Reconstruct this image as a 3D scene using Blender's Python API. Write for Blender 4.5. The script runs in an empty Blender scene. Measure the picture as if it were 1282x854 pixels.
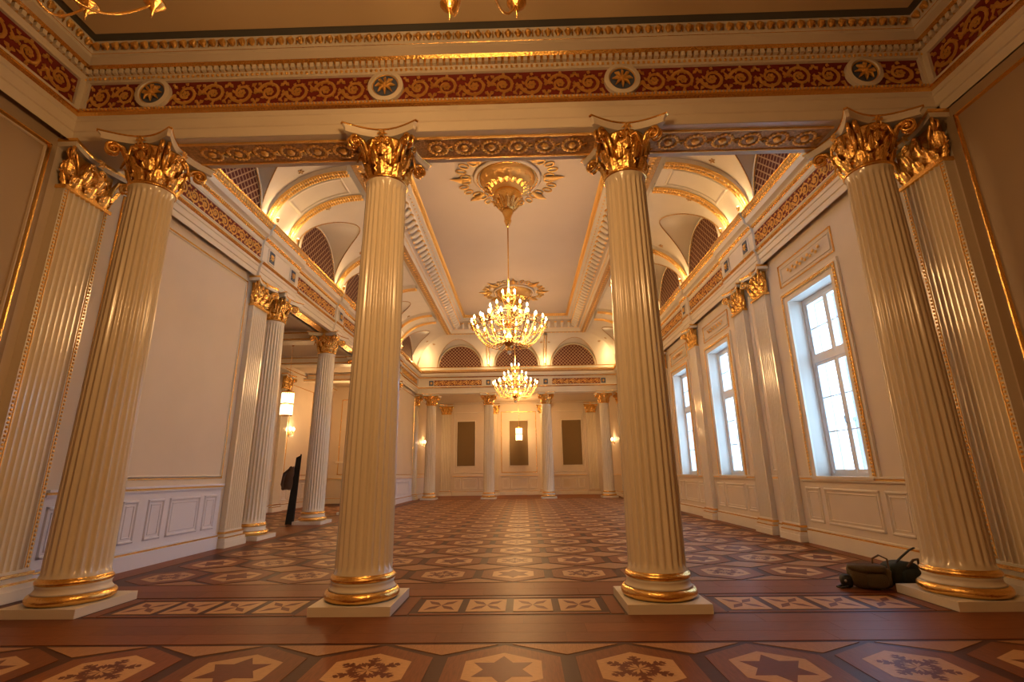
import bpy, math, random
from math import pi, sin, cos, sqrt, radians
from mathutils import Vector, Matrix
random.seed(7)
SC = bpy.context.scene
COL = SC.collection

# ------------------------------------------------------------------ camera
F_PX, PITCH, YAW, ROLL = 614.1, 0.2621, 0.0211, 0.0140
cam_d = bpy.data.cameras.new('camera'); cam_d.sensor_width = 36.0; cam_d.lens = F_PX/1282*36.0
cam_d.clip_start = 0.05; cam_d.clip_end = 300
cam = bpy.data.objects.new('camera', cam_d); COL.objects.link(cam)
cy_, sy_, cp_, sp_, cr_, sr_ = cos(YAW), sin(YAW), cos(PITCH), sin(PITCH), cos(ROLL), sin(ROLL)
R0 = Vector((cy_, sy_, 0)); F0 = Vector((-sy_, cy_, 0)); Zv = Vector((0, 0, 1))
FW = F0*cp_ + Zv*sp_; U0 = F0*(-sp_) + Zv*cp_
RT = R0*cr_ - U0*sr_; UP = R0*sr_ + U0*cr_
mw = Matrix((RT, UP, -FW)).transposed().to_4x4(); mw.translation = Vector((0.189, 0.0, 1.40))
cam.matrix_world = mw
SC.camera = cam

# ------------------------------------------------------------------ exposure, world
SC.view_settings.view_transform = 'Standard'; SC.view_settings.look = 'None'
SC.view_settings.gamma = 1.0; SC.view_settings.use_curve_mapping = False
SC.view_settings.exposure = 0.0
W = bpy.data.worlds.new('world'); SC.world = W; W.use_nodes = True
bg = W.node_tree.nodes['Background']
bg.inputs[0].default_value = (0.40, 0.68, 1.0, 1); bg.inputs[1].default_value = 11.5
SC.cycles.max_bounces = 6; SC.cycles.diffuse_bounces = 4; SC.cycles.glossy_bounces = 3
SC.cycles.transparent_max_bounces = 8; SC.cycles.caustics_reflective = False; SC.cycles.caustics_refractive = False
SC.cycles.sample_clamp_indirect = 4.0; SC.cycles.use_denoising = True
WARM = (1.0, 0.57, 0.23)

def lamp(name, loc, power, size=0.1, color=WARM, kind='POINT', rot=None, sy=None, spot=None, blend=0.6):
    d = bpy.data.lights.new(name, kind); d.energy = power; d.color = color
    if kind == 'AREA':
        d.shape = 'RECTANGLE'; d.size = size; d.size_y = sy or size
    else:
        d.shadow_soft_size = size
    if kind == 'SPOT':
        d.spot_size = spot; d.spot_blend = blend
    o = bpy.data.objects.new(name, d); COL.objects.link(o); o.location = loc
    if rot: o.rotation_euler = rot
    return o

P_HALL, P_NEAR, P_COVE = 600, 400, 12
# ------------------------------------------------------------------ dimensions
HC = -0.15                     # middle of the hall
XL, XR = -6.07, 5.77           # hall side walls
EL, ER = -5.95, 5.65           # faces of the side entablatures
YN, YF = 6.35, 28.25           # hall side of the front beam, face of the far entablature
D = 5.92                       # axis of the front columns
COLZ = 5.88
PIL = [10.83, 11.95, 15.47, 18.99, 22.51, 23.63]
WIN = [9.07, 13.71, 17.23, 20.75, 25.39]
YC2 = 17.23
FARX = [HC-5.01, HC-1.67, HC+1.67, HC+5.01]
YCF = 28.54
YW = 33.0                      # far wall

# ------------------------------------------------------------------ materials
def mat(name, col, rough=0.5, metal=0.0, emis=None, es=0.0, alpha=1.0, bump=None, noise=None, spec=0.5, rnd=0.0, coat=0.0):
    m = bpy.data.materials.new(name); m.use_nodes = True
    nt = m.node_tree; b = nt.nodes['Principled BSDF']
    b.inputs['Base Color'].default_value = (*col, 1); b.inputs['Roughness'].default_value = rough
    b.inputs['Metallic'].default_value = metal; b.inputs['Alpha'].default_value = alpha
    b.inputs['Specular IOR Level'].default_value = spec
    b.inputs['Coat Weight'].default_value = coat; b.inputs['Coat Roughness'].default_value = 0.12
    if emis: b.inputs['Emission Color'].default_value = (*emis, 1); b.inputs['Emission Strength'].default_value = es
    if bump or noise or rnd:
        tc = nt.nodes.new('ShaderNodeTexCoord')
    if noise or rnd:
        sc, amt, stretch = noise or (3, 0.1, (1, 1, 1))
        mp = nt.nodes.new('ShaderNodeMapping'); mp.inputs['Scale'].default_value = stretch
        nt.links.new(tc.outputs['Object'], mp.inputs[0])
        n = nt.nodes.new('ShaderNodeTexNoise'); n.inputs['Scale'].default_value = sc; n.inputs['Detail'].default_value = 4
        nt.links.new(mp.outputs[0], n.inputs['Vector'])
        mr = nt.nodes.new('ShaderNodeMapRange'); mr.inputs['From Min'].default_value = .3; mr.inputs['From Max'].default_value = .7
        mr.inputs['To Min'].default_value = 1-amt; mr.inputs['To Max'].default_value = 1+amt
        nt.links.new(n.outputs['Fac'], mr.inputs['Value'])
        val = mr.outputs[0]
        if rnd:
            oi = nt.nodes.new('ShaderNodeObjectInfo'); m2 = nt.nodes.new('ShaderNodeMapRange')
            m2.inputs['To Min'].default_value = 1-rnd; m2.inputs['To Max'].default_value = 1+rnd
            nt.links.new(oi.outputs['Random'], m2.inputs['Value'])
            mm = nt.nodes.new('ShaderNodeMath'); mm.operation = 'MULTIPLY'
            nt.links.new(val, mm.inputs[0]); nt.links.new(m2.outputs[0], mm.inputs[1]); val = mm.outputs[0]
        vm = nt.nodes.new('ShaderNodeVectorMath'); vm.operation = 'SCALE'; vm.inputs[0].default_value = col
        nt.links.new(val, vm.inputs['Scale']); nt.links.new(vm.outputs[0], b.inputs['Base Color'])
    if bump:
        n2 = nt.nodes.new('ShaderNodeTexNoise'); n2.inputs['Scale'].default_value = bump[0]; n2.inputs['Detail'].default_value = 3
        nt.links.new(tc.outputs['Object'], n2.inputs['Vector'])
        bp = nt.nodes.new('ShaderNodeBump'); bp.inputs['Strength'].default_value = bump[1]; bp.inputs['Distance'].default_value = 0.02
        nt.links.new(n2.outputs['Fac'], bp.inputs['Height']); nt.links.new(bp.outputs[0], b.inputs['Normal'])
    return m

M = {}
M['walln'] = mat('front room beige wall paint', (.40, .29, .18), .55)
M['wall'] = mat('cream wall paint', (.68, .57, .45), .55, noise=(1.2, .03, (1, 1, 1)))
M['white'] = mat('ivory stucco paint', (.78, .69, .56), .4, noise=(2, .03, (1, 1, 1)))
M['column'] = mat('polished ivory stucco', (.76, .66, .50), .2, coat=.5, noise=(2, .04, (1, 1, .3)))
M['dado'] = mat('pale dado paint with daylight tint', (.72, .71, .80), .4)  # left wall dado; lilac cast of the window daylight is mixed into this colour
M['gold'] = mat('gilding', (.92, .56, .17), .27, 1.0, bump=(35, .35))
M['goldr'] = mat('rough gilding relief', (1.0, .63, .20), .30, .96, bump=(60, .9))
M['ochre'] = mat('ochre painted ornament', (.60, .36, .15), .5, .3, bump=(40, .8), noise=(25, .25, (1, 1, 1)))
M['red'] = mat('deep red frieze ground', (.20, .018, .009), .45)
M['blue'] = mat('blue medallion ground', (.085, .11, .17), .4)
M['grille'] = mat('dark red grille backing', (.12, .012, .010), .6)
M['lattice'] = mat('bronze grille bars', (.55, .36, .22), .4, .3)
M['ceil'] = mat('hall ceiling plaster', (.60, .49, .38), .6, noise=(.6, .03, (1, 1, 1)))
M['ceiln'] = mat('front room ceiling plaster', (.64, .50, .30), .6, noise=(.6, .04, (1, 1, 1)))
M['slate'] = mat('slate blue ceiling border', (.11, .12, .12), .5)
GR = (1.2, 14, 1)
M['wdark'] = mat('dark wenge inlay', (.060, .016, .009), .42, spec=.13, noise=(6, .2, GR), coat=.0)
M['wmid'] = mat('oak parquet', (.19, .060, .020), .42, spec=.13, noise=(5, .2, (14, 1.5, 1)), rnd=.12, coat=.0)
M['wboard'] = mat('oak boards', (.19, .058, .018), .42, spec=.13, noise=(5, .18, (1.5, 14, 1)), rnd=.14, coat=.0)
M['wlight'] = mat('maple inlay', (.52, .30, .145), .42, spec=.13, noise=(7, .1, (3, 12, 1)), rnd=.06, coat=.0)
M['wrhomb'] = mat('pale oak inlay', (.34, .165, .075), .42, spec=.13, noise=(7, .15, (12, 2, 1)), rnd=.08, coat=.0)
M['wstar'] = mat('mahogany inlay', (.15, .042, .022), .42, spec=.13, noise=(8, .15, (2, 12, 1)), coat=.0)
M['sash'] = mat('white window paint', (.80, .80, .80), .35)
M['brownpanel'] = mat('brown wall cloth', (.17, .105, .035), .7, noise=(30, .06, (1, 1, 1)))
M['bulb'] = mat('lit candle bulb', (1, .9, .7), .3, emis=(1.0, .74, .40), es=28)
M['bulboff'] = mat('clear unlit bulb', (.8, .7, .5), .1, alpha=.6)
M['crystal'] = mat('crystal drops', (.9, .85, .75), .06, spec=1.0, alpha=.55)
M['litcrystal'] = mat('lit crystal rods', (1, .9, .7), .2, emis=(1.0, .76, .42), es=3.2)
M['lampglow'] = mat('cove lamp lens', (1, .9, .7), .3, emis=(1.0, .78, .42), es=14)
M['black'] = mat('black fabric', (.012, .011, .010), .7)
M['brown'] = mat('dark brown wool', (.09, .048, .028), .85, bump=(60, .5))
M['olive'] = mat('olive brown canvas', (.085, .055, .022), .8, bump=(80, .4))
M['dgreen'] = mat('dark green canvas', (.014, .022, .018), .75, bump=(80, .4))
M['buckle'] = mat('grey buckle metal', (.5, .5, .5), .3, 1.0)
M['brick'] = mat('pink brick facade', (.20, .085, .06), .8, noise=(8, .15, (1, 1, 1)))
M['render'] = mat('pale rendered facade', (.17, .19, .20), .8)
gm = bpy.data.materials.new('window glass'); gm.use_nodes = True
nt = gm.node_tree; nt.nodes.clear()
o_ = nt.nodes.new('ShaderNodeOutputMaterial'); t_ = nt.nodes.new('ShaderNodeBsdfTransparent'); g_ = nt.nodes.new('ShaderNodeBsdfGlossy')
t_.inputs[0].default_value = (.95, .97, 1, 1); g_.inputs['Roughness'].default_value = .02
mx = nt.nodes.new('ShaderNodeMixShader'); mx.inputs[0].default_value = .07
nt.links.new(t_.outputs[0], mx.inputs[1]); nt.links.new(g_.outputs[0], mx.inputs[2]); nt.links.new(mx.outputs[0], o_.inputs[0])
M['glass'] = gm

# ------------------------------------------------------------------ mesh builder
class MB:
    def __init__(s): s.v = []; s.f = []; s.m = []; s.mats = []; s.sm = []; s.cur = 0; s.smooth = False
    def mat(s, key):
        if key not in s.mats: s.mats.append(key)
        s.cur = s.mats.index(key); return s
    def face(s, idx): s.f.append(tuple(idx)); s.m.append(s.cur); s.sm.append(s.smooth)
    def add(s, vs, fs):
        n = len(s.v); s.v += [tuple(p) for p in vs]
        for f in fs: s.face([i+n for i in f])
        return s
    def poly(s, pts): return s.add(pts, [list(range(len(pts)))])
    def box(s, x0, x1, y0, y1, z0, z1):
        if x1 < x0: x0, x1 = x1, x0
        if y1 < y0: y0, y1 = y1, y0
        return s.add([(x0,y0,z0),(x1,y0,z0),(x1,y1,z0),(x0,y1,z0),(x0,y0,z1),(x1,y0,z1),(x1,y1,z1),(x0,y1,z1)],
                     [(0,3,2,1),(4,5,6,7),(0,1,5,4),(1,2,6,5),(2,3,7,6),(3,0,4,7)])
    def grid(s, rows, close_u=False, close_v=False):
        """rows: list of equal-length point lists"""
        n = len(s.v); R = len(rows); C = len(rows[0])
        for r in rows: s.v += [tuple(p) for p in r]
        for i in range(R-1 + (1 if close_v else 0)):
            for j in range(C-1 + (1 if close_u else 0)):
                a = n+i*C+j; b = n+i*C+(j+1) % C; c = n+((i+1) % R)*C+(j+1) % C; d = n+((i+1) % R)*C+j
                s.face((a, b, c, d))
        return s
    def lathe(s, prof, n=24, c=(0, 0, 0), caps=True):
        rows = [[(c[0]+r*cos(2*pi*k/n), c[1]+r*sin(2*pi*k/n), c[2]+z) for k in range(n)] for r, z in prof]
        b = len(s.v); s.grid(rows, close_u=True)
        if caps:
            if prof[0][0] > 1e-4: s.face([b+k for k in range(n)][::-1])
            if prof[-1][0] > 1e-4: s.face([b+(len(prof)-1)*n+k for k in range(n)])
        return s
    def tube(s, pts, r, n=6, cap=True, flat=1.0):
        pts = [Vector(p) for p in pts]; rows = []
        rs = r if isinstance(r, (list, tuple)) else [r]*len(pts)
        prev = None
        for i, p in enumerate(pts):
            t = (pts[min(i+1, len(pts)-1)]-pts[max(i-1, 0)])
            if t.length < 1e-9: t = Vector((0, 0, 1))
            t.normalize()
            if prev is None:
                a = Vector((0, 0, 1)) if abs(t.z) < .9 else Vector((1, 0, 0))
                u = t.cross(a).normalized()
            else:
                u = (prev-t*prev.dot(t)).normalized()
            prev = u; w = t.cross(u)
            rows.append([tuple(p+u*(rs[i]*cos(2*pi*k/n))+w*(rs[i]*flat*sin(2*pi*k/n))) for k in range(n)])
        b = len(s.v); s.grid(rows, close_u=True)
        if cap:
            s.face([b+k for k in range(n)]); s.face([b+(len(rows)-1)*n+k for k in range(n)][::-1])
        return s
    def sph(s, c, r, n=8, m=5, sc=(1, 1, 1)):
        rows = []
        for i in range(m+1):
            a = -pi/2+pi*i/m
            rows.append([(c[0]+sc[0]*r*max(cos(a), 1e-3)*cos(2*pi*k/n), c[1]+sc[1]*r*max(cos(a), 1e-3)*sin(2*pi*k/n), c[2]+sc[2]*r*sin(a)) for k in range(n)])
        return s.grid(rows, close_u=True)
    def merge(s, o, mtx):
        """append another builder transformed"""
        n = len(s.v); s.v += [tuple(mtx @ Vector(p)) for p in o.v]
        for f, m_, sm in zip(o.f, o.m, o.sm):
            k = o.mats[m_]
            if k not in s.mats: s.mats.append(k)
            s.f.append(tuple(i+n for i in f)); s.m.append(s.mats.index(k)); s.sm.append(sm)
        return s
    def mesh(s, name):
        me = bpy.data.meshes.new(name); me.from_pydata(s.v, [], s.f)
        for k in s.mats: me.materials.append(M[k])
        me.polygons.foreach_set('material_index', s.m); me.polygons.foreach_set('use_smooth', s.sm)
        me.update(); return me
    def build(s, name, parent=None, loc=(0, 0, 0), rot=(0, 0, 0), **kw):
        return link(name, s.mesh(name), parent, loc, rot, **kw)
def link(name, me, parent=None, loc=(0, 0, 0), rot=(0, 0, 0), scale=None, **kw):
    o = bpy.data.objects.new(name, me); COL.objects.link(o)
    o.location = loc; o.rotation_euler = rot
    if scale: o.scale = scale
    if parent: o.parent = parent
    for k, v in kw.items(): o[k] = v
    return o
def mk(key, smooth=False):
    b = MB(); b.mat(key); b.smooth = smooth; return b
def thing(name, label, cat, loc=(0, 0, 0), rz=0, group=None):
    o = bpy.data.objects.new(name, None); COL.objects.link(o); o.empty_display_size = .2
    o.location = loc; o.rotation_euler = (0, 0, rz); o['label'] = label; o['category'] = cat
    if group: o['group'] = group
    return o
def copy_tree(src, label=None, loc=None, rz=None, group=None, parent=None):
    c = src.copy(); COL.objects.link(c)
    if parent: c.parent = parent
    if loc is not None: c.location = loc
    if rz is not None: c.rotation_euler = (0, 0, rz)
    if label: c['label'] = label
    if group: c['group'] = group
    for ch in list(src.children): copy_tree(ch, parent=c)
    return c

# ================================================================== ROOM SHELL
# ---- floor
b = mk('wdark'); b.box(-11.2, 6.6, -4, 34, -.2, 0); floor = b.build('floor', kind='structure')
ZT = .004
def flat(mb, pts, z):
    # closed thin piece standing on the slab
    n = len(pts); top = [(x, y, z) for x, y in pts]; bot = [(x, y, 0.0005) for x, y in pts]
    mb.add(top+bot, [list(range(n))]+[[i, i+n, (i+1) % n+n, (i+1) % n] for i in range(n)])
def hexpts(hw, top, side): return [(0, top), (-hw, side), (-hw, -side), (0, -top), (hw, -side), (hw, side)]
def tile(kind):
    b = mk('wmid'); flat(b, hexpts(.44, .53, .255), ZT)
    b.mat('wlight'); s_ = .66; flat(b, hexpts(.44*s_, .53*s_*.98, .255*s_), ZT+.0008)
    b.mat('wstar')
    if kind == 'star':
        pts = []
        for k in range(12):
            a = pi/2+k*pi/6; r = .255 if k % 2 == 0 else .145
            pts.append((r*cos(a), r*sin(a)*1.05))
        flat(b, pts, ZT+.0016)
    else:
        def stroke(x0, y0, x1, y1, w):
            dx, dy = x1-x0, y1-y0; l = sqrt(dx*dx+dy*dy); nx, ny = -dy/l*w, dx/l*w
            mxx, myy = (x0+x1)/2, (y0+y1)/2
            b.poly([(x0, y0, ZT+.0016), (mxx-nx, myy-ny, ZT+.0016), (x1, y1, ZT+.0016), (mxx+nx, myy+ny, ZT+.0016)])
        for k in range(6):
            a = pi/2+k*pi/3; c, s2 = cos(a), sin(a)
            stroke(.0*c, .0*s2, .27*c, .27*s2, .02)
            for rr, ll in ((.09, .085), (.16, .075), (.215, .04)):
                for sg in (-1, 1):
                    a2 = a+sg*radians(48)
                    stroke(rr*c, rr*s2, rr*c+ll*cos(a2), rr*s2+ll*sin(a2), .021)
                    a3 = a+sg*radians(100)
                    stroke(rr*c, rr*s2, rr*c+.4*ll*cos(a3), rr*s2+.4*ll*sin(a3), .012)
            a4 = a+pi/6
            stroke(.06*cos(a4), .06*sin(a4), .17*cos(a4), .17*sin(a4), .022)
    return b.mesh('hexagon_tile_'+kind)
T_star, T_snow = tile('star'), tile('snow')
b = mk('wrhomb'); flat(b, [(0, .245), (-.44, 0), (0, -.245), (.44, 0)], ZT); T_rh = b.mesh('diamond_tile')
b = mk('wrhomb'); flat(b, [(-.44, .0), (0, -.245), (.44, .0)], ZT); T_tri = b.mesh('triangle_tile')
def field(ks, y0, rows, hex0, name='hexagon_tile'):
    for j in range(rows):
        for k in ks:
            star = ((k+j+hex0) % 2 == 0)
            link('hexagon_tile', T_star if star else T_snow, floor, (k, y0+1.1*j, 0))
            if j < rows-1: link('diamond_tile', T_rh, floor, (k+.5, y0+1.1*j+.55, 0)) if k != ks[-1] else None
    for k in ks[:-1]:
        link('triangle_tile', T_tri, floor, (k+.5, y0-.55, 0), (0, 0, pi))
        link('triangle_tile', T_tri, floor, (k+.5, y0+1.1*(rows-1)+.55, 0))
field(range(-5, 6), 7.63, 19, 0)
field(range(-5, 6), 4.10-1.1*3, 4, 1)
field(range(-9, -6), 7.63+1.1*4, 11, 0)
# boards of the border bands
def board(x0, x1, y0, y1, key='wboard'):
    b = mk(key); cx, cy = (x0+x1)/2, (y0+y1)/2
    flat(b, [(x0-cx, y1-cy), (x0-cx, y0-cy), (x1-cx, y0-cy), (x1-cx, y1-cy)], ZT)
    b.build('floor_board', floor, (cx, cy, 0))
def band_x(x0, x1, y0, y1, n, L=1.15):
    for r in range(n):
        ya, yb = y0+(y1-y0)*r/n, y0+(y1-y0)*(r+1)/n
        x = x0-random.random()*L
        while x < x1:
            board(max(x, x0)+.0008, min(x+L, x1)-.0008, ya+.0008, yb-.0008); x += L
def band_y(x0, x1, y0, y1, L=2.4):
    y = y0
    while y < y1-.05:
        board(x0, x1, y+.001, min(y+L, y1)-.001); y += L
band_x(-6.0, 5.75, 4.70, 5.50, 3)
band_x(-6.0, 5.75, 6.36, 7.03, 2)
band_x(-6.0, 5.75, 28.05, 28.6, 1, 2.4); band_x(-6.0, 5.75, 28.7, 32.9, 3, 2.4)
band_y(-6.05, -5.62, 7.06, 11.2); band_y(-6.55, -5.62, 11.2, 23.4); band_y(-6.05, -5.62, 23.4, 28.0)
band_y(5.47, 5.76, 7.06, 28.0)
band_y(-9.95, -9.55, 11.4, 25.9, 3); band_y(-6.05, -5.62, -3.8, 4.65, 3); band_y(5.47, 5.76, -3.8, 4.65, 3)
for xs in ((-4.9, -1.63), (-1.63, 1.63), (1.63, 4.9)):
    x0, x1 = xs[0]+.45, xs[1]-.45; xm = (x0+x1)/2
    board(x0+.0, xm-1.045, 5.56, 6.30); board(xm+1.045, x1-.0, 5.56, 6.30)
    board(xm-1.03, xm+1.03, 5.56, 5.61); board(xm-1.03, xm+1.03, 6.23, 6.30)
    for q in range(4):
        cx = xm-.75+.5*q
        b = mk('wlight'); flat(b, [(-.21, .25), (-.21, -.25), (.21, -.25), (.21, .25)], ZT)
        b.mat('wstar')
        for sg in (-1, 1):
            d = Vector((.165*sg, .19)); nn = Vector((-d.y, d.x)).normalized()
            for (a0, a1, w) in ((0.0, 1.0, .046), (0.0, -1.0, .046)):
                p0, p1 = d*a0, d*a1; mm = d*((a0+a1)/2)
                q1, q2 = mm+nn*w, mm-nn*w
                b.poly([(p0.x, p0.y, ZT+.001), (q2.x, q2.y, ZT+.001), (p1.x, p1.y, ZT+.001), (q1.x, q1.y, ZT+.001)])
        b.build('cross_inlay_tile', floor, (cx, 5.92, 0))
board(-5.75, -5.36, 5.52, 6.33); board(5.36, 5.75, 5.52, 6.33)

# ---- profile extrusion with mitres
def offs(path, i, o, closed=False):
    """offset of path vertex i to the left of travel by o"""
    n = len(path); P = Vector(path[i])
    def nrm(a, b_):
        d = (Vector(b_)-Vector(a)).normalized(); return Vector((-d.y, d.x))
    if not closed and i == 0: return P+nrm(path[0], path[1])*o
    if not closed and i == n-1: return P+nrm(path[-2], path[-1])*o
    n1 = nrm(path[(i-1) % n], path[i]); n2 = nrm(path[i], path[(i+1) % n])
    return P+(n1+n2)*(o/(1+n1.dot(n2)))
def extrude(mb, prof, path, i, closed=False, shift=0.0, cap=False):
    """prof: (o, z, material of the strip to the next point)"""
    n = len(path); j = (i+1) % n
    A = [(*offs(path, i, o+shift, closed), z) for o, z, k in prof]; B = [(*offs(path, j, o+shift, closed), z) for o, z, k in prof]
    for q in range(len(prof)-1):
        if prof[q][2] is None: continue
        mb.mat(prof[q][2]); mb.poly([A[q], B[q], B[q+1], A[q+1]])
    if cap:
        mb.mat(prof[0][2])
        a = [(*offs(path, i, 0, closed), prof[0][1])]; e = [(*offs(path, i, 0, closed), prof[-1][1])]
        mb.poly(a+A+e)
        a = [(*offs(path, j, 0, closed), prof[0][1])]; e = [(*offs(path, j, 0, closed), prof[-1][1])]
        mb.poly((a+B+e)[::-1])

# ---- relief pieces
def spiral(c, r0, r1, turns, a0, n=18, sgn=1):
    return [(c[0]+(r0+(r1-r0)*t/n)*cos(a0+sgn*turns*2*pi*t/n), c[1]+(r0+(r1-r0)*t/n)*sin(a0+sgn*turns*2*pi*t/n)) for t in range(n+1)]
def scroll_mesh(flip):
    """one rinceau scroll, 1 x 1 in the x-z plane, relief towards -y"""
    b = mk('goldr', True); f = -1 if flip else 1
    sp = spiral((0, 0), .42, .13, 1.35, pi if not flip else pi, 20, f)
    b.tube([(x, -.03, z) for x, z in sp], [.072-.03*i/20 for i in range(21)], 5)
    for k in range(6):
        a = k*pi/3
        b.sph((.095*cos(a), -.05, .095*sin(a)), .06, 6, 4, (1, .8, 1))
    b.sph((0, -.09, 0), .045, 6, 4)
    b.tube([(-.62, -.02, -.30*f), (-.5, -.04, -.12*f), (-.42, -.03, 0)], [.02, .045, .04], 5)
    for (x, z, a, l) in ((-.42, .33*f, 2.4, .2), (.42, .34*f, .7, .2), (.45, -.33*f, -.7, .22), (-.40, -.36*f, -2.3, .16), (.0, .44*f, 1.2, .14), (.5, 0, 0.2, .13)):
        dx, dz = cos(a)*l/2, sin(a*f)*l/2
        b.tube([(x-dx, -.01, z-dz), (x-dx*.3, -.05, z-dz*.3), (x+dx, -.015, z+dz)], [.014, .08, .016], 5)
    for k in range(7):
        a = 2*pi*k/7+.4; c, s2 = cos(a), sin(a)*f
        b.tube([(.27*c, -.01, .27*s2), (.31*c+.05*s2, -.05, .31*s2-.05*c), (.36*c+.14*s2, -.01, .36*s2-.14*c)], [.02, .055, .012], 5)
    for (x, z) in ((-.5, .42), (.5, -.42), (-.46, -.1), (.48, .12), (0, -.46)):
        b.sph((x, -.03, z*f), .06, 6, 4, (1, .6, 1))
    return b.mesh('scroll_relief')
SCR = [scroll_mesh(False), scroll_mesh(True)]
def rosette(r, petals=8, depth=.35, key='goldr'):
    b = mk(key, True)
    for k in range(petals):
        a = 2*pi*k/petals
        b.tube([(.15*r*cos(a), -.1*r, .15*r*sin(a)), (.6*r*cos(a), -depth*r, .6*r*sin(a)), (r*cos(a), -.08*r, r*sin(a))],
               [.12*r, .26*r, .07*r], 6, flat=.6)
    b.sph((0, -depth*r, 0), .24*r, 8, 5)
    return b
def place_scrolls(parent, a, bb, zc, hgt, pitch, rz):
    """scrolls along the segment a->b; rz turns the -y relief to the room"""
    a, bb = Vector(a), Vector(bb); L = (bb-a).length; n = max(1, round(L/pitch)); st = L/n
    for i in range(n):
        p = a+(bb-a)*((i+.5)/n)
        link('scroll_relief', SCR[i % 2], parent, (p.x, p.y, zc), (0, 0, rz), (st*.98, hgt*.55, hgt*.98))

# ---- near entablature (front room)
NL, NR, NY = -5.95, 5.77, 5.65
nprof = [(0, COLZ, 'white'), (0, 6.02, 'white'), (.02, 6.03, 'white'), (.02, 6.17, 'white'), (.04, 6.18, 'white'), (.04, 6.25, 'gold'),
         (.075, 6.28, 'gold'), (.075, 6.31, 'white'), (.05, 6.33, 'white'), (.05, 6.365, 'white'), (.01, 6.37, 'red'), (.01, 6.79, 'white'), (.05, 6.795, 'white'),
         (.05, 6.83, 'white'), (.08, 6.875, 'ochre'), (.08, 6.955, 'gold'), (.12, 6.962, 'gold'), (.15, 7.0, 'white'), (.16, 7.005, 'white'), (.245, 7.04, 'white'), (.25, 7.085, 'gold'),
         (.255, 7.09, 'white'), (.31, 7.205, 'white'), (.33, 7.22, None)]
npath = [(NR, -3.5), (NR, NY), (NL, NY), (NL, -3.5)]
ntrim = []
for i, nm in enumerate(('trim_3', 'trim_1', 'trim_2')):
    b = MB(); extrude(b, nprof, npath, i); t = b.build(nm, kind='structure'); ntrim.append(t)
t_front = ntrim[1]
# beam body: soffit with ornament, hall side
b = mk('white'); b.box(-6.5, 6.3, NY+.012, 6.35, COLZ, 9.2)
b.build('beam_body', t_front)
b = mk('ochre'); b.box(NL+1.3, NR-1.3, 5.79, 6.21, COLZ-.012, COLZ+.01)
b.mat('goldr'); b.box(NL+1.3, NR-1.3, 5.77, 5.79, COLZ-.03, COLZ); b.box(NL+1.3, NR-1.3, 6.21, 6.23, COLZ-.03, COLZ)
b.build('soffit_panel', t_front)
gl = mk('goldr', True); 
for k in range(16):
    a0 = 2*pi*k/16; gl.sph((.13*cos(a0), .13*sin(a0), 0), .03, 5, 3, (1, 1, .5))
gl.sph((0, 0, 0), .06, 6, 4, (1, 1, .6))
gl.tube([(.14, 0, 0), (.2, .04, 0), (.2, -.04, 0), (.14, 0, 0)], .018, 4)
glm = gl.mesh('guilloche_ring')
for g in ((-4.2, -2.3), (-.95, .95), (2.3, 4.2)):
    n = int((g[1]-g[0])/.34)
    for q in range(n+1): link('guilloche_ring', glm, t_front, (g[0]+q*(g[1]-g[0])/n, 6.0, COLZ-.02))
# red frieze relief and medallions over the columns
MEDX = [-4.9, -1.63, 1.63, 4.9]
segs = [(NL+.12, -4.9-.25), (-4.9+.25, -1.63-.25), (-1.63+.25, 1.63-.25), (1.63+.25, 4.9-.25), (4.9+.25, NR-.12)]
for s0, s1 in segs: place_scrolls(t_front, (s0, NY-.01, 0), (s1, NY-.01, 0), 6.58, .40, .41, 0)
b = mk('white', True)
for k in range(3): pass
def ring(b, r, rr, y, n=28):
    b.tube([(r*cos(2*pi*k/n), y, r*sin(2*pi*k/n)) for k in range(n+1)], rr, 6, cap=False)
def disc(b, r, y, n=28): b.poly([(r*cos(2*pi*k/n), y, r*sin(2*pi*k/n)) for k in range(n)][::-1])
def cyl_y(b, r, y0, y1, n=28):
    b.grid([[(r*cos(2*pi*k/n), y, r*sin(2*pi*k/n)) for k in range(n)] for y in (y0, y1)], close_u=True)
b = mk('white'); cyl_y(b, .245, 0, -.06); 
b.grid([[(r*cos(2*pi*k/28), y, r*sin(2*pi*k/28)) for k in range(28)] for r, y in ((.245, -.06), (.19, -.075), (.18, -.06))], close_u=True)
MD_ring = b.mesh('medallion_ring')
b = mk('blue'); disc(b, .185, -.045); b.mat('goldr'); b.smooth = True; ring(b, .178, .010, -.05)
MD_disc = b.mesh('medallion_disc')
MD_ros = rosette(.14, 8, .25).mesh('medallion_rosette')
for x in MEDX:
    o = link('medallion', MD_ring, t_front, (x, NY-.01, 6.585))
    link('blue_ground', MD_disc, o, (0, 0, 0)); link('rosette', MD_ros, o, (0, -.045, 0))
b = mk('white')
b.box(NL+.0, NL+.10, NY-.05, NY, 6.36, 6.80); b.box(NR-.10, NR, NY-.05, NY, 6.36, 6.80); b.build('frieze_end_block', t_front)
for tr, x, rz in ((ntrim[2], NL+.01, pi/2), (ntrim[0], NR-.01, -pi/2)):
    place_scrolls(tr, (x, 5.50, 0), (x, .4, 0), 6.58, .40, .41, rz)
    b = mk('white'); xx = x+.04 if rz > 0 else x-.04
    b.box(x, xx, 5.52, 5.62, 6.36, 6.80); b.build('frieze_end_block', tr)
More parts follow.
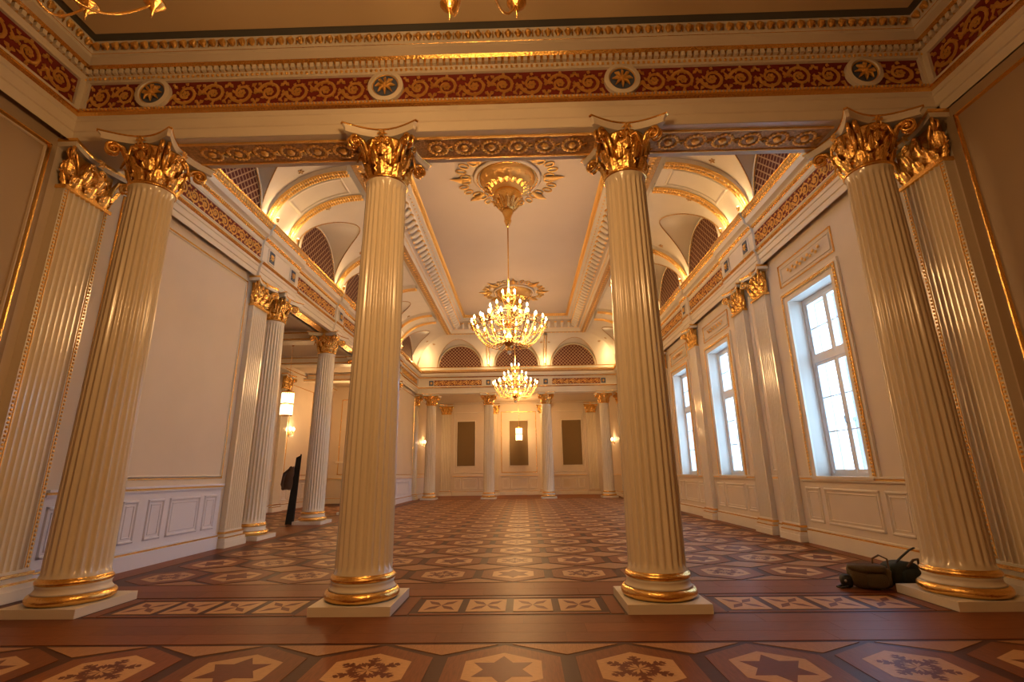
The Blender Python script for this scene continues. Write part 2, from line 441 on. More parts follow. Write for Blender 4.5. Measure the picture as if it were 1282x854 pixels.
# dentils, leaf ornament of the crown, bead row
b = mk('white'); b.box(-.026, .026, -.05, 0, -.035, .035); DEN = b.mesh('dentil')
b = mk('goldr', True)
b.tube([(0, -.005, -.045), (0, -.04, -.005), (0, -.02, .055)], [.014, .052, .022], 6); b.tube([(.065, .0, -.04), (.065, -.02, .05)], .010, 4)
LEAF = b.mesh('crown_leaf')
x = NL+.14
while x < NR-.1: link('dentil', DEN, t_front, (x, NY-.08, 6.915)); x += .090
x = NL+.36
while x < NR-.33: link('crown_leaf', LEAF, t_front, (x, NY-.285, 7.15)); x += .135
for tr, x, rz, sg in ((ntrim[2], NL, pi/2, 1), (ntrim[0], NR, -pi/2, -1)):
    y = NY-.14
    while y > 1.0: link('dentil', DEN, tr, (x+sg*.08, y, 6.915), (0, 0, rz)); y -= .09
    y = NY-.4
    while y > .5: link('crown_leaf', LEAF, tr, (x+sg*.285, y, 7.15), (0, 0, rz)); y -= .135
def beads(p0, p1, r, pitch, key='goldr'):
    b = mk(key, True); p0, p1 = Vector(p0), Vector(p1); n = int((p1-p0).length/pitch)
    for i in range(n+1):
        p = p0+(p1-p0)*i/n; b.sph(tuple(p), r, 5, 3)
    return b
beads((NL, NY-.075, 6.325), (NR, NY-.075, 6.325), .020, .05).build('bead_row', t_front, kind='stuff')
b = mk('goldr', True)
for i in range(int((NR-NL)/.07)):
    b.sph((NL+.05+i*.07, NY-.065, 6.845), .024, 5, 3, (1, .8, 1.1))
b.build('leaf_row', t_front, kind='stuff')
# near ceiling with slate border and centre frame
b = mk('slate'); b.box(-6.5, 6.3, -4, NY+.3, 7.222, 7.4)
cn = b.build('ceiling', kind='structure')
b = mk('ceiln'); b.box(NL+.47, NR-.47, -3.5, NY-.47, 7.19, 7.222); b.build('ceiling_field', cn)
b = mk('ochre', True)
for z, r in ((7.185, .03), (7.18, .02)):
    q = 0 if r == .03 else .12
    b.tube([(-4.35+q, -3, z), (-4.35+q, 4.28-q, z), (4.3-q, 4.28-q, z), (4.3-q, -3, z)], r, 6)
b.build('ceiling_frame_moulding', cn)
# near room walls
def wallpanel(mb, fr, w0, w1, z0, z1, key='white', g=.035, pr=.025):
    """frame moulding on a wall; fr(w, z, out) -> point"""
    mb.mat(key)
    for (a0, a1, c0, c1) in ((w0, w1, z0, z0+g), (w0, w1, z1-g, z1), (w0, w0+g, z0, z1), (w1-g, w1, z0, z1)):
        P = [fr(a0, c0, 0), fr(a1, c0, 0), fr(a1, c1, 0), fr(a0, c1, 0)]
        m_ = g*.3
        Q = [fr(a0+m_, c0+m_, pr), fr(a1-m_, c0+m_, pr), fr(a1-m_, c1-m_, pr), fr(a0+m_, c1-m_, pr)]
        mb.add(P+Q, [(4, 5, 6, 7), (0, 1, 5, 4), (1, 2, 6, 5), (2, 3, 7, 6), (3, 0, 4, 7)])
def frL(X): return lambda w, z, o: (X+o, w, z)
def frR(X): return lambda w, z, o: (X-o, w, z)
def frF(Y): return lambda w, z, o: (w, Y-o, z)
def dado_strip(fr, w0, w1, top=1.24, tm='white', gilt=True):
    """base, gilt line, dado rail"""
    b = mk(tm)
    def bx(a0, a1, z0, z1, o, key):
        b.mat(key); P = [fr(a0, z0, 0), fr(a1, z0, 0), fr(a1, z1, 0), fr(a0, z1, 0)]; Q = [fr(a0, z0, o), fr(a1, z0, o), fr(a1, z1, o), fr(a0, z1, o)]
        b.add(P+Q, [(4, 5, 6, 7), (0, 1, 5, 4), (1, 2, 6, 5), (2, 3, 7, 6), (3, 0, 4, 7)])
    bx(w0, w1, 0, .235, .06, tm); bx(w0, w1, .235, .262, .055, 'gold'); bx(w0, w1, .262, .285, .035, tm)
    bx(w0, w1, top-.075, top-.045, .035, tm); bx(w0, w1, top-.045, top-.012, .04, 'goldr' if gilt else tm); bx(w0, w1, top-.012, top+.02, .07, tm)
    return b
def dado_panels(parent, fr, w0, w1, key, name='dado_panel'):
    L = w1-w0; sm = min(.5, L*.19)
    for a, c in ((w0+.1, w0+.1+sm), (w0+.22+sm, w1-.22-sm), (w1-.1-sm, w1-.1)):
        if c-a < .1: continue
        b = MB(); wallpanel(b, fr, a, c, .40, 1.05, key, .05, .022)
        wallpanel(b, fr, a+.08, c-.08, .48, .97, key, .02, .012)
        b.build(name, parent)

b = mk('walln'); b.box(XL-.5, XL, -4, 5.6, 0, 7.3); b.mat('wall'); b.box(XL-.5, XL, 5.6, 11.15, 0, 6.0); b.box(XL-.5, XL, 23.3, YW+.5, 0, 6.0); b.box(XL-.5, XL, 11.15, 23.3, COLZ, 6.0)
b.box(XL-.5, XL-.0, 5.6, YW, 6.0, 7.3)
wl = b.build('wall_left', kind='structure')
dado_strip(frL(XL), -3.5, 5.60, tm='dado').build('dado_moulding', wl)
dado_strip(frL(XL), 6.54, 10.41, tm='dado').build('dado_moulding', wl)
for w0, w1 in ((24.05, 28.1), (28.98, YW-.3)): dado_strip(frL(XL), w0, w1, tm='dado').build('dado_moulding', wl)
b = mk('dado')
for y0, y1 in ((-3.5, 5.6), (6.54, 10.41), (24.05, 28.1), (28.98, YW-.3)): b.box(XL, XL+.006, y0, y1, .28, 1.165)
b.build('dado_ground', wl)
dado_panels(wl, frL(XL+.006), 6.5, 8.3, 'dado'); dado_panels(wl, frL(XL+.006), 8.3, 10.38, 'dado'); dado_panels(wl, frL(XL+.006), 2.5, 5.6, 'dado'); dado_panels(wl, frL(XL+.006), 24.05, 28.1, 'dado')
b = MB(); wallpanel(b, frL(XL), 6.75, 10.36, 1.36, 5.72, 'gold', .03, .02); wallpanel(b, frL(XL), 6.79, 10.32, 1.40, 5.68, 'white', .03, .025); b.build('wall_panel_moulding', wl)
b = MB(); wallpanel(b, frL(XL), -2, 5.52, 1.36, 5.74, 'gold', .045, .03); wallpanel(b, frL(XL), -1.94, 5.46, 1.42, 5.68, 'wall', .03, .025); b.build('wall_panel_moulding', wl)
b = MB(); wallpanel(b, frL(XL), 24.1, 28.1, 1.36, 5.72, 'gold', .03, .02); wallpanel(b, frL(XL), 29.2, 32.6, 1.36, 5.72, 'gold', .03, .02); b.build('wall_panel_moulding', wl)

# right wall with window openings
WW, WZ0, WZ1 = .74, 1.245, 4.76       # half width and height of the opening
b = mk('wall')
b.box(XR, XR+.5, 5.6, YW+.5, 0, WZ0); b.box(XR, XR+.5, 5.6, YW+.5, WZ1, 7.3)
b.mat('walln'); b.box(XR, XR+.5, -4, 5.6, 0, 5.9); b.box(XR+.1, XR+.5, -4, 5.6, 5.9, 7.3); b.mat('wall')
ys = [5.6]+sum([[w-WW, w+WW] for w in WIN], [])+[YW+.5]
for i in range(0, len(ys), 2): b.box(XR, XR+.5, ys[i], ys[i+1], WZ0, WZ1)
wr = b.build('wall_right', kind='structure')
rb = [(-3.5, 5.50), (6.46, 10.40), (11.25, 11.53), (12.37, 15.05), (15.89, 18.57), (19.41, 22.09), (22.93, 23.21), (24.05, 28.1), (28.98, YW-.3)]
for w0, w1 in rb:
    dado_strip(frR(XR), w0, w1).build('dado_moulding', wr)
for w0, w1 in ((7.5, 10.42), (6.45, 7.5), (12.4, 15.05), (15.9, 18.58), (19.4, 22.1), (24.1, 28.1), (2.5, 5.6)): dado_panels(wr, frR(XR), w0, w1, 'white')
b = MB(); wallpanel(b, frR(XR), -2, 5.45, 1.36, 5.74, 'gold', .045, .03); wallpanel(b, frR(XR), 11.3, 11.5, 1.36, 5.5, 'white', .03, .02)
b.build('wall_panel_moulding', wr)

def window(n, yc):
    e = bpy.data.objects.new('window_%d' % n, None); COL.objects.link(e); e['kind'] = 'structure'; e.location = (XR, yc, WZ0)
    H = WZ1-WZ0; xf = .26
    # outer frame
    b = mk('sash'); t = .07
    b.box(xf, xf+.08, -WW, -WW+t, 0, H); b.box(xf, xf+.08, WW-t, WW, 0, H); b.box(xf, xf+.08, -WW+t, WW-t, 0, t); b.box(xf, xf+.08, -WW+t, WW-t, H-t, H)
    zt = H*.635; b.box(xf-.02, xf+.08, -WW+t, WW-t, zt-.06, zt+.06)
    fr = b.build('window_frame', e)
    for (z0, z1, up) in ((t, zt-.06, 0), (zt+.06, H-t, 1)):
        for (y0, y1) in ((-WW+t, -.005), (.005, WW-t)):
            b = mk('sash'); s = .06; x0, x1 = xf+.01, xf+.06
            b.box(x0, x1, y0, y0+s, z0, z1); b.box(x0, x1, y1-s, y1, z0, z1); b.box(x0, x1, y0+s, y1-s, z0, z0+s); b.box(x0, x1, y0+s, y1-s, z1-s, z1)
            sh = b.build('sash', e)
            cuts = [z0+s, (z0+z1)/2, z1-s] if up else [z0+s, z0+(z1-z0)*.36, z0+(z1-z0)*.67, z1-s]
            for a in cuts[1:-1]:
                b = mk('sash'); b.box(x0+.01, x1-.01, y0+s, y1-s, a-.011, a+.011); b.build('glazing_bar', sh)
            for a, c in zip(cuts[:-1], cuts[1:]):
                b = mk('glass'); b.box(x0+.022, x0+.026, y0+s, y1-s, a+.011, c-.011); b.build('pane', sh)
            # outer (double) window leaf seen behind
            b = mk('sash'); X0, X1 = xf+.19, xf+.23; s = .045
            b.box(X0, X1, y0, y0+s, z0, z1); b.box(X0, X1, y1-s, y1, z0, z1); b.box(X0, X1, y0+s, y1-s, z0, z0+s); b.box(X0, X1, y0+s, y1-s, z1-s, z1)
            b.build('outer_sash', e)
    b = mk('buckle', True); b.tube([(xf-.0, .0, .95), (xf-.035, .0, .95), (xf-.035, -.0, 1.07)], .012, 6); b.build('window_handle', e)
    b = mk('white'); b.box(-.06, xf, -WW-.12, WW+.12, -.045, .0); b.build('window_sill', e)
    # surround with leaf moulding, panel above
    b = MB(); f = lambda w, z, o: (-o, w, z)
    for g0, g1, pr, key in ((.0, .11, .035, 'white'), (.11, .16, .055, 'white'), (.16, .175, .06, 'gold'), (.175, .24, .04, 'white')):
        b.mat(key)
        for (a0, a1, c0, c1) in ((-WW-g1, -WW-g0, 0, H+g0), (WW+g0, WW+g1, 0, H+g0), (-WW-g1, WW+g1, H+g0, H+g1)):
            b.box(-pr, 0, a0, a1, c0, c1)
    b.build('window_surround', e)
    b = MB(); wallpanel(b, f, -WW-.2, WW+.2, H+.36, H+.86, 'gold', .022, .025); wallpanel(b, f, -WW-.12, WW+.12, H+.44, H+.78, 'white', .03, .02)
    b.mat('goldr'); b.smooth = True
    for k in range(-6, 7): b.sph((-.03, k*.09, H+.61+.03*(-1)**k), .035, 6, 4, (.5, 1.2, 1))
    b.build('overwindow_panel', e)
    b = mk('goldr', True)
    for k in range(60):
        z = .05+k*(H+.1)/60
        for s in (-1, 1): b.sph((-.06, s*(WW+.135), z), .024, 5, 3, (.7, 1, 1.25))
    for k in range(26): b.sph((-.06, -WW-.1+k*(2*WW+.2)/25, H+.135), .024, 5, 3, (.7, 1.25, 1))
    b.build('leaf_row', e, kind='stuff')
    return e
for i, y in enumerate(WIN): window(i+1, y)
# daylight portals
for y in WIN:
    l = lamp('daylight portal', (XR+.52, y, (WZ0+WZ1)/2), 1, WZ1-WZ0-.1, kind='AREA', rot=(0, pi/2, 0), sy=2*WW-.1, color=(1, 1, 1))
    l.data.cycles.is_portal = True

# other walls
b = mk('wall'); b.box(-6.5, 6.3, -4.5, -4, 0, 7.3); b.build('wall_back', kind='structure')
b = mk('wall'); b.box(-6.6, 6.3, YW, YW+.3, 0, 7.3); wf = b.build('wall_far', kind='structure')
for w0, w1 in ((-4.5, -2.25), (-1.39, 1.09), (1.95, 4.2)): dado_strip(frF(YW), w0, w1).build('dado_moulding', wf)
for w0, w1 in ((-4.5, -2.25), (-1.39, 1.09), (1.95, 4.2)): dado_panels(wf, frF(YW), w0, w1, 'white')
for i, (x0, x1) in enumerate(((-4.22, -3.06), (-.75, .45), (2.72, 3.98))):
    b = mk('brownpanel'); b.box(x0, x1, YW-.02, YW, 1.85, 4.72); wallpanel(b, frF(YW), x0-.06, x1+.06, 1.78, 4.79, 'white', .06, .03)
    b.build('brown_wall_panel', wf)
b = MB()
for w0, w1, k in ((-4.45, -2.3, 'white'), (-1.32, 1.02, 'gold'), (2.0, 4.15, 'white')): wallpanel(b, frF(YW), w0, w1, 1.4, 5.35, k, .045, .03)
b.build('wall_panel_moulding', wf)
b = mk('ceil'); b.box(XL, XR, 28.85, YW, COLZ+.1, COLZ+.3); b.box(XL, XR, YW-.15, YW, COLZ+.01, COLZ+.1); b.build('ceiling', kind='structure')

# ---- hall entablature
hprof = [(0, COLZ, 'white'), (0, 6.0, 'white'), (.02, 6.01, 'white'), (.02, 6.13, 'white'), (.04, 6.14, 'white'), (.04, 6.20, 'gold'), (.075, 6.24, 'gold'),
         (.075, 6.26, 'white'), (.03, 6.29, 'white'), (.03, 6.70, 'white'), (.05, 6.72, 'white'), (.05, 6.80, 'gold'), (.10, 6.86, 'white'), (.12, 6.89, 'white'),
         (.19, 6.93, 'white'), (.20, 7.06, 'gold'), (.235, 7.10, 'ochre'), (.26, 7.18, 'gold'), (.26, 7.22, 'white'), (.06, 7.25, 'white'), (.06, 7.40, 'gold'), (.08, 7.44, 'white'), (0, 7.46, 'white'), (-.12, 7.46, None)]
hpath = [(ER, YN), (ER, YF), (EL, YF), (EL, YN)]
ht = []
for i, nm in enumerate(('trim_4', 'trim_5', 'trim_6')):
    b = MB(); extrude(b, hprof, hpath, i); ht.append(b.build(nm, kind='structure'))
tR, tF, tL = ht
b = mk('white'); b.box(EL-.5, EL-.002, 10.4, 24.0, COLZ, 7.3); b.build('beam_body', tL)
b = mk('white'); b.box(-6.4, 6.2, YF+.002, 28.85, COLZ, 7.4); b.build('beam_body', tF)
b = mk('gold'); b.box(EL-.38, EL-.12, 12.3, 15.1, COLZ-.02, COLZ); b.box(EL-.38, EL-.12, 15.85, 18.6, COLZ-.02, COLZ); b.build('soffit_panel', tL)
# red panels, square medallions
b = mk('blue'); b.box(-.13, .13, -.02, 0, -.15, .15); b.mat('white'); 
for s in (-1, 1): b.box(s*.13, s*.155, -.035, 0, -.175, .175); b.box(-.13, .13, -.035, 0, s*.15, s*.175)
SQ = b.mesh('square_medallion'); SQR = rosette(.085, 8).mesh('rosette')
def frieze_bay(tr, a, bb, rz):
    a, bb = Vector(a), Vector(bb); n = (bb-a).normalized()
    L = (bb-a).length
    b = mk('red'); b.box(-L/2, L/2, -.012, 0, -.165, .165); c = (a+bb)/2
    b.mat('white')
    b.box(-L/2-.02, -L/2, -.03, 0, -.18, .18); b.box(L/2, L/2+.02, -.03, 0, -.18, .18); b.box(-L/2, L/2, -.03, 0, .165, .185); b.box(-L/2, L/2, -.03, 0, -.185, -.165)
    b.build('frieze_panel', tr, (c.x, c.y, 6.50), (0, 0, rz))
    off = Vector((sin(rz), -cos(rz), 0))*.012
    place_scrolls(tr, a+off, bb+off, 6.50, .31, .33, rz)
bays = []
px = [YN+.15]+PIL+[YF-.15]
for tr, X, rz in ((tL, EL+.03, pi/2), (tR, ER-.03, -pi/2)):
    for i, y in enumerate(PIL):
        o = link('square_medallion', SQ, tr, (X+(.06 if rz > 0 else -.06), y, 6.50), (0, 0, rz)); link('rosette', SQR, o, (0, -.02, 0))
    for i in range(len(px)-1):
        if i in (1, 5): continue
        y0, y1 = px[i]+(.38 if i else .1), px[i+1]-(.38 if i < len(px)-2 else .35)
        a, c = (X, y0, 0), (X, y1, 0)
        frieze_bay(tr, a, c, rz)
for k, x in enumerate(FARX):
    xx = min(max(x, EL+.55), ER-.55)
    o = link('square_medallion', SQ, tF, (xx, YF-.03, 6.50)); link('rosette', SQR, o, (0, -.02, 0))
    if k < 3: frieze_bay(tF, (FARX[k]+.38 if k else EL+.95, YF-.03, 0), (FARX[k+1]-.38 if k < 2 else ER-.95, YF-.03, 0), 0)
# projecting blocks above the supports
for tr, X, sgn in ((tL, EL, 1), (tR, ER, -1)):
    for y0, y1 in ((PIL[0]-.36, PIL[1]+.36), (PIL[2]-.33, PIL[2]+.33), (PIL[3]-.33, PIL[3]+.33), (PIL[4]-.36, PIL[5]+.36)):
        pth = [(X, y0), (X, y1)] if sgn < 0 else [(X, y1), (X, y0)]
        b = MB(); extrude(b, hprof[:19], pth, 0, shift=.055, cap=True); b.build('entablature_block', tr)
for tr, X, sgn in ((tL, EL, 1), (tR, ER, -1)):
    b = mk('goldr', True); y = YN+.1
    while y < YF-.2: b.sph((X+sgn*.245, y, 7.14), .032, 5, 3, (.8, 1, 1.3)); y += .085
    y = YN+.1
    while y < YF-.2: b.sph((X+sgn*.085, y, 6.84), .024, 5, 3, (1, 1, 1.2)); y += .06
    b.build('leaf_row', tr, kind='stuff')

# ---- cove vaults with lunettes, ribs, ceiling frame
S0, Z0, A_, B_ = 1.9, 7.46, 1.9, 1.47
def cz(s): return Z0+B_*sqrt(max(0, 1-((A_-s)/A_)**2))
def cs(z):
    q = (z-Z0)/B_; return A_-A_*sqrt(max(0, 1-q*q))
RL = 1.36
def cove(parent, w0, w1, centres, pt, lim=None, name='cove_vault'):
    """pt(w, s, z): w along the wall, s distance from the wall"""
    ws = []
    n = max(2, int((w1-w0)/.25)); ws = [w0+(w1-w0)*i/n for i in range(n+1)]
    for c in centres:
        ws = [w for w in ws if abs(w-c) > RL+.03]+[c+RL*cos(pi*k/28) for k in range(29)]
    ws = sorted(ws)
    b = mk('white', True); NT = 10; cols = []; rows2 = []
    for w in ws:
        zl = None
        for c in centres:
            if abs(w-c) <= RL+1e-6: zl = Z0+.02+sqrt(max(0, RL**2-(w-c)**2))
        s_a = cs(zl) if zl else 0.0
        s_b = S0 if lim is None else min(S0, lim(w))
        col = []
        for t in range(NT+1):
            a = s_a+(max(s_b, s_a+1e-4)-s_a)*(t/NT)**1.7; col.append(pt(w, a, cz(a)))
        cols.append(col)
        if zl is not None: rows2.append((w, zl, s_a))
    b.grid(cols)
    b.build(name, parent)
    for c in centres:
        rr = [r for r in rows2 if abs(r[0]-c) <= RL+1e-6]
        b = mk('white', True); b.grid([[pt(w, s_a*k/3-.0, zl) for k in range(4)] for w, zl, s_a in rr]); b.build('lunette_vault', parent)
        b = mk('ochre', True); b.tube([pt(w, s_a+.01, zl-.012) for w, zl, s_a in rr], .016, 5); b.build('groin_moulding', parent)
        # small stucco sprays on the vault
        for dw in (-1.45, 1.45):
            s = .85; P = Vector(pt(c+dw, s, cz(s)-.012)); b = mk('ochre', True)
            for k in range(5):
                a = k*2*pi/5
                q1 = Vector(pt(c+dw+.09*cos(a), s+.07*sin(a), cz(s+.07*sin(a))-.02)); b.tube([P, (P+q1)/2, q1], [.01, .026, .008], 5)
            b.build('stucco_spray', parent)
ceil_h = mk('ceil'); IN0 = 3.19
cx0, cx1, cy0, cy1 = EL+IN0-.12+.0, ER-IN0+.12, 9.1, 25.36
cx0, cx1 = HC-2.73, HC+2.73
ceil_h.box(cx0-.3, cx1+.3, cy0-.3, cy1+.3, 9.72, 9.85)
ch = ceil_h.build('ceiling', kind='structure')
b = mk('white'); b.box(-6.6, 6.3, YN, 28.9, 9.9, 10.0); b.build('roof_slab', ch)
for side in (0, 1):
    X = EL-.1 if side == 0 else ER+.1; sg = 1 if side == 0 else -1
    pt = lambda w, s, z, X=X, sg=sg: (X+sg*s, w, z)
    ed = [(6.36, 10.70, [9.07]), (12.08, 15.37, [13.71]), (15.57, 18.89, [17.23]), (19.09, 22.38, [20.75]), (23.76, 28.25, [25.39])]
    for w0, w1, c in ed:
        lim = (lambda w: max(0.0, YF+.1-w)) if w1 > 28 else None
        cove(ch, w0, w1, c, pt, lim)
    # double ribs (soffit) and gilt rib bands
    for w0, w1 in ((10.73, 12.05), (22.41, 23.73)):
        b = mk('white', True)
        b.grid([[pt(w, s+.0, cz(s)-.10) for s in [S0*(k/12)**1.7 for k in range(13)]] for w in (w0, w1)])
        b.smooth = False
        for w in (w0, w1): b.grid([[pt(w, S0*(k/12)**1.7, cz(S0*(k/12)**1.7)-.10*(1-q)) for k in range(13)] for q in (0, 1)])
        b.build('double_rib_soffit', ch)
        b = mk('white', True); SS = [.35+1.3*(k/8) for k in range(9)]
        for (wa, wb) in ((w0+.30, w0+.36), (w1-.36, w1-.30)): b.grid([[pt(w, s, cz(s)-.10-dz) for s in SS] for w, dz in ((wa, 0), (wa, .03), (wb, .03), (wb, 0))])
        for (sa, sb) in ((.33, .38), (1.6, 1.65)): b.grid([[pt(w, s, cz(s)-.10-dz) for w in (w0+.3, w1-.3)] for s, dz in ((sa, 0), (sa, .03), (sb, .03), (sb, 0))])
        b.build('rib_panel_moulding', ch)
    for w in PIL:
        b = mk('white', True); hw = .13
        sec = [(-hw, 0), (-hw, .14), (hw, .14), (hw, 0)]
        SSs = [S0*(k/16)**1.7 for k in range(17)]
        b.smooth = False
        for (wa, da), (wb, db) in zip(sec[:-1], sec[1:]):
            b.grid([[pt(w+wa, s, cz(s)-da) for s in SSs], [pt(w+wb, s, cz(s)-db) for s in SSs]])
        rb_ = b.build('arch_rib', ch)
        b = mk('goldr', True); N = 44
        for k in range(N):
            th = (k+.5)/N*pi/2; s = A_-A_*cos(th); z = Z0+B_*sin(th)-.145
            for dw, r in ((-.065, .05), (.065, .05)):
                p = pt(w+dw, s, z); b.sph(p, r, 5, 3, (1.1, 1, 1.1))
            if k % 2 == 0: b.sph(pt(w, s, z-.01), .03, 5, 3)
        for dw in (-.12, .12): b.tube([pt(w+dw, A_-A_*cos(t*pi/32), Z0+B_*sin(t*pi/32)-.145) for t in range(17)], .016, 5)
        b.build('gilt_braid', rb_, kind='stuff')
        pz = pt(w, .24, 7.50)
        b = mk('gold', True); b.lathe([(.02, -.03), (.03, 0), (.035, .05), (.03, .08)], 10, pz); lp = b.build('cove_lamp_body', ch)
        b = mk('lampglow'); b.lathe([(.03, .081), (.03, .086)], 10, pz); b.build('cove_lamp_lens', lp)
        lamp('cove light', (pz[0], pz[1], pz[2]+.16), P_COVE, .05, (1, .66, .30))
ptf = lambda w, s, z: (w, YF+.1-s, z)
cove(ch, EL-.1, ER+.1, [HC-3.34, HC, HC+3.34], ptf, lambda w: max(0.0, min(w-(EL-.1), ER+.1-w)))
for w in (HC-1.67, HC+1.67):
    b = mk('white'); SSs = [S0*(k/16)**1.7 for k in range(17)]
    for (wa, da), (wb, db) in (((-.1, 0), (-.1, .14)), ((-.1, .14), (.1, .14)), ((.1, .14), (.1, 0))):
        b.grid([[ptf(w+wa, s, cz(s)-da) for s in SSs], [ptf(w+wb, s, cz(s)-db) for s in SSs]])
    rb_ = b.build('arch_rib', ch)
    b = mk('goldr', True)
    for k in range(44):
        th = (k+.5)/44*pi/2; s = A_-A_*cos(th); z = Z0+B_*sin(th)-.145
        for dw in (-.055, .055): b.sph(ptf(w+dw, s, z), .036, 5, 3)
    b.build('gilt_braid', rb_, kind='stuff')
    pz = ptf(w, .3, 7.5)
    b = mk('gold', True); b.lathe([(.02, -.03), (.03, 0), (.035, .05), (.03, .08)], 10, pz); lp = b.build('cove_lamp_body', ch)
    b = mk('lampglow'); b.lathe([(.03, .081), (.03, .086)], 10, pz); b.build('cove_lamp_lens', lp)
    lamp('cove light', (pz[0], pz[1]-.0, pz[2]+.16), P_COVE*1.6, .05, (1, .66, .30))
for x in (EL+.45, ER-.45): lamp('cove light', (x, YF-.5, 7.75), P_COVE*2.2, .06, (1, .66, .30))
# ceiling frame: beam, fascia, modillion cove, egg and dart
fprof = [(-.0, 8.93, 'ochre'), (.30, 8.93, 'white'), (.31, 9.10, 'white'), (.42, 9.14, 'ceil'), (.50, 9.28, 'ceil'), (.78, 9.50, 'white'), (.82, 9.53, 'white'), (1.04, 9.56, 'white'), (1.05, 9.60, 'goldr'), (1.17, 9.72, None)]
bx0, bx1, by0, by1 = cx0-1.17, cx1+1.17, cy0-1.17, cy1+1.17
fpath = [(bx0, by0), (bx1, by0), (bx1, by1), (bx0, by1)]
b = MB()
for i in range(4): extrude(b, fprof, fpath, i, closed=True)
b.mat('white')
for i in range(4):
    extrude(b, [(-.25, 9.0, 'white'), (-.02, 8.94, 'white'), (0, 8.93, None)], fpath, i, closed=True)
frame = b.build('ceiling_cornice', ch)
b = mk('white', True); b.tube([(0, 0, -.13), (0, .12, -.09), (0, .26, .02), (0, .30, .10), (0, .24, .10)], [.05, .07, .085, .06, .03], 8, flat=1.0)
b.mat('goldr'); b.sph((0, .05, -.12), .06, 7, 4, (1, 1, 1)); b.sph((0, .28, .08), .085, 7, 4, (1, 1, .8))
MODL = b.mesh('modillion')
def along(o, z, pitch, me, nm, inset=.0):
    for i in range(4):
        A = offs(fpath, i, o, True); Bp = offs(fpath, (i+1) % 4, o, True); d = (Bp-A); L = d.length; n = int((L-.2)/pitch)
        rz = math.atan2(d.y, d.x)
        for k in range(n+1):
            p = A+d*((.1+(L-.2)*k/n)/L); link(nm, me, frame, (p.x, p.y, z), (0, 0, rz))
along(.52, 9.26, .36, MODL, 'modillion')
for o, z, pitch, r in ((1.10, 9.64, .115, .046), (.36, 9.115, .09, .02), (.92, 9.545, .2, .03)):
    b = mk('goldr', True)
    for i in range(4):
        A = offs(fpath, i, o, True); Bp = offs(fpath, (i+1) % 4, o, True); d = (Bp-A); n = int(d.length/pitch)
        for k in range(n+1):
            p = A+d*k/n; b.sph((p.x, p.y, z), r, 5, 3, (1, 1, 1))
    b.build('egg_and_dart_row', frame, kind='stuff')
b = mk('goldr', True)
for i in range(4):
    A = offs(fpath, i, .15, True); Bp = offs(fpath, (i+1) % 4, .15, True); d = (Bp-A); n = int(d.length/.22)
    for k in range(n+1):
        p = A+d*k/n; b.sph((p.x, p.y, 8.925), .06, 6, 3, (1, 1, .3))
        b.sph((p.x+.11*(d.x != 0), p.y+.11*(d.y > 1), 8.925), .03, 5, 3, (1, 1, .3))
b.build('painted_soffit_ornament', frame, kind='stuff')

# lunette grilles
def lun_mesh():
    R = 1.28
    a = mk('grille'); pts = [(R*cos(pi*k/24), 0, R*sin(pi*k/24)) for k in range(25)]
    a.poly(pts); 
    l = mk('lattice'); st = .20
    for s in (-1, 1):
        c = -2*R
        while c < 2*R:
            # line z = s*x + c, clip to half disc
            P = []
            for i in range(-60, 61):
                x = R*i/60; z = s*x+c
                if z > .0 and x*x+z*z < R*R: P.append((x, z))
            if len(P) > 1:
                (xa, za), (xb, zb) = P[0], P[-1]; w = .021
                l.poly([(xa-w, -.02-.01*(s > 0), za), (xa+w, -.02-.01*(s > 0), za), (xb+w, -.02-.01*(s > 0), zb), (xb-w, -.02-.01*(s > 0), zb)])
            c += st
    f = mk('white', True); f.tube([(R*cos(pi*k/24), -.03, R*sin(pi*k/24)) for k in range(25)], .035, 6)
    f.mat('gold'); f.tube([((R-.045)*cos(pi*k/24), -.04, (R-.045)*sin(pi*k/24)) for k in range(25)], .012, 5)
    return a.mesh('grille_backing'), l.mesh('lattice'), f.mesh('arch_frame')
LU = lun_mesh()
pos_names = ['first', 'second', 'third', 'fourth', 'last']
def lunette(loc, rz, label):
    t = thing('lunette_grille', label, 'grille', loc, rz, 'lattice lunettes under the vaults')
    link('grille_backing', LU[0], t); link('lattice', LU[1], t, kind='stuff'); link('arch_frame', LU[2], t)
for i, y in enumerate(WIN):
    lunette((EL-.06, y, 7.47), pi/2, 'arched dark red lattice grille, %s from the front columns above the left colonnade' % pos_names[i])
    lunette((ER+.06, y, 7.47), -pi/2, 'arched dark red lattice grille, %s from the front columns above the window wall' % pos_names[i])
for i, x in enumerate((HC-3.34, HC, HC+3.34)):
    lunette((x, YF+.08, 7.47), 0, 'arched dark red lattice grille over the far columns, %s of three' % ('left', 'middle', 'right')[i])
# back walls behind the grilles
b = mk('wall'); b.box(EL-.4, EL-.12, YN, 28.9, 7.3, 9.95); b.box(ER+.12, ER+.4, YN, 28.9, 7.3, 9.95); b.box(-6.4, 6.2, 28.36, 28.5, 7.3, 9.95); b.build('lunette_wall', ch)

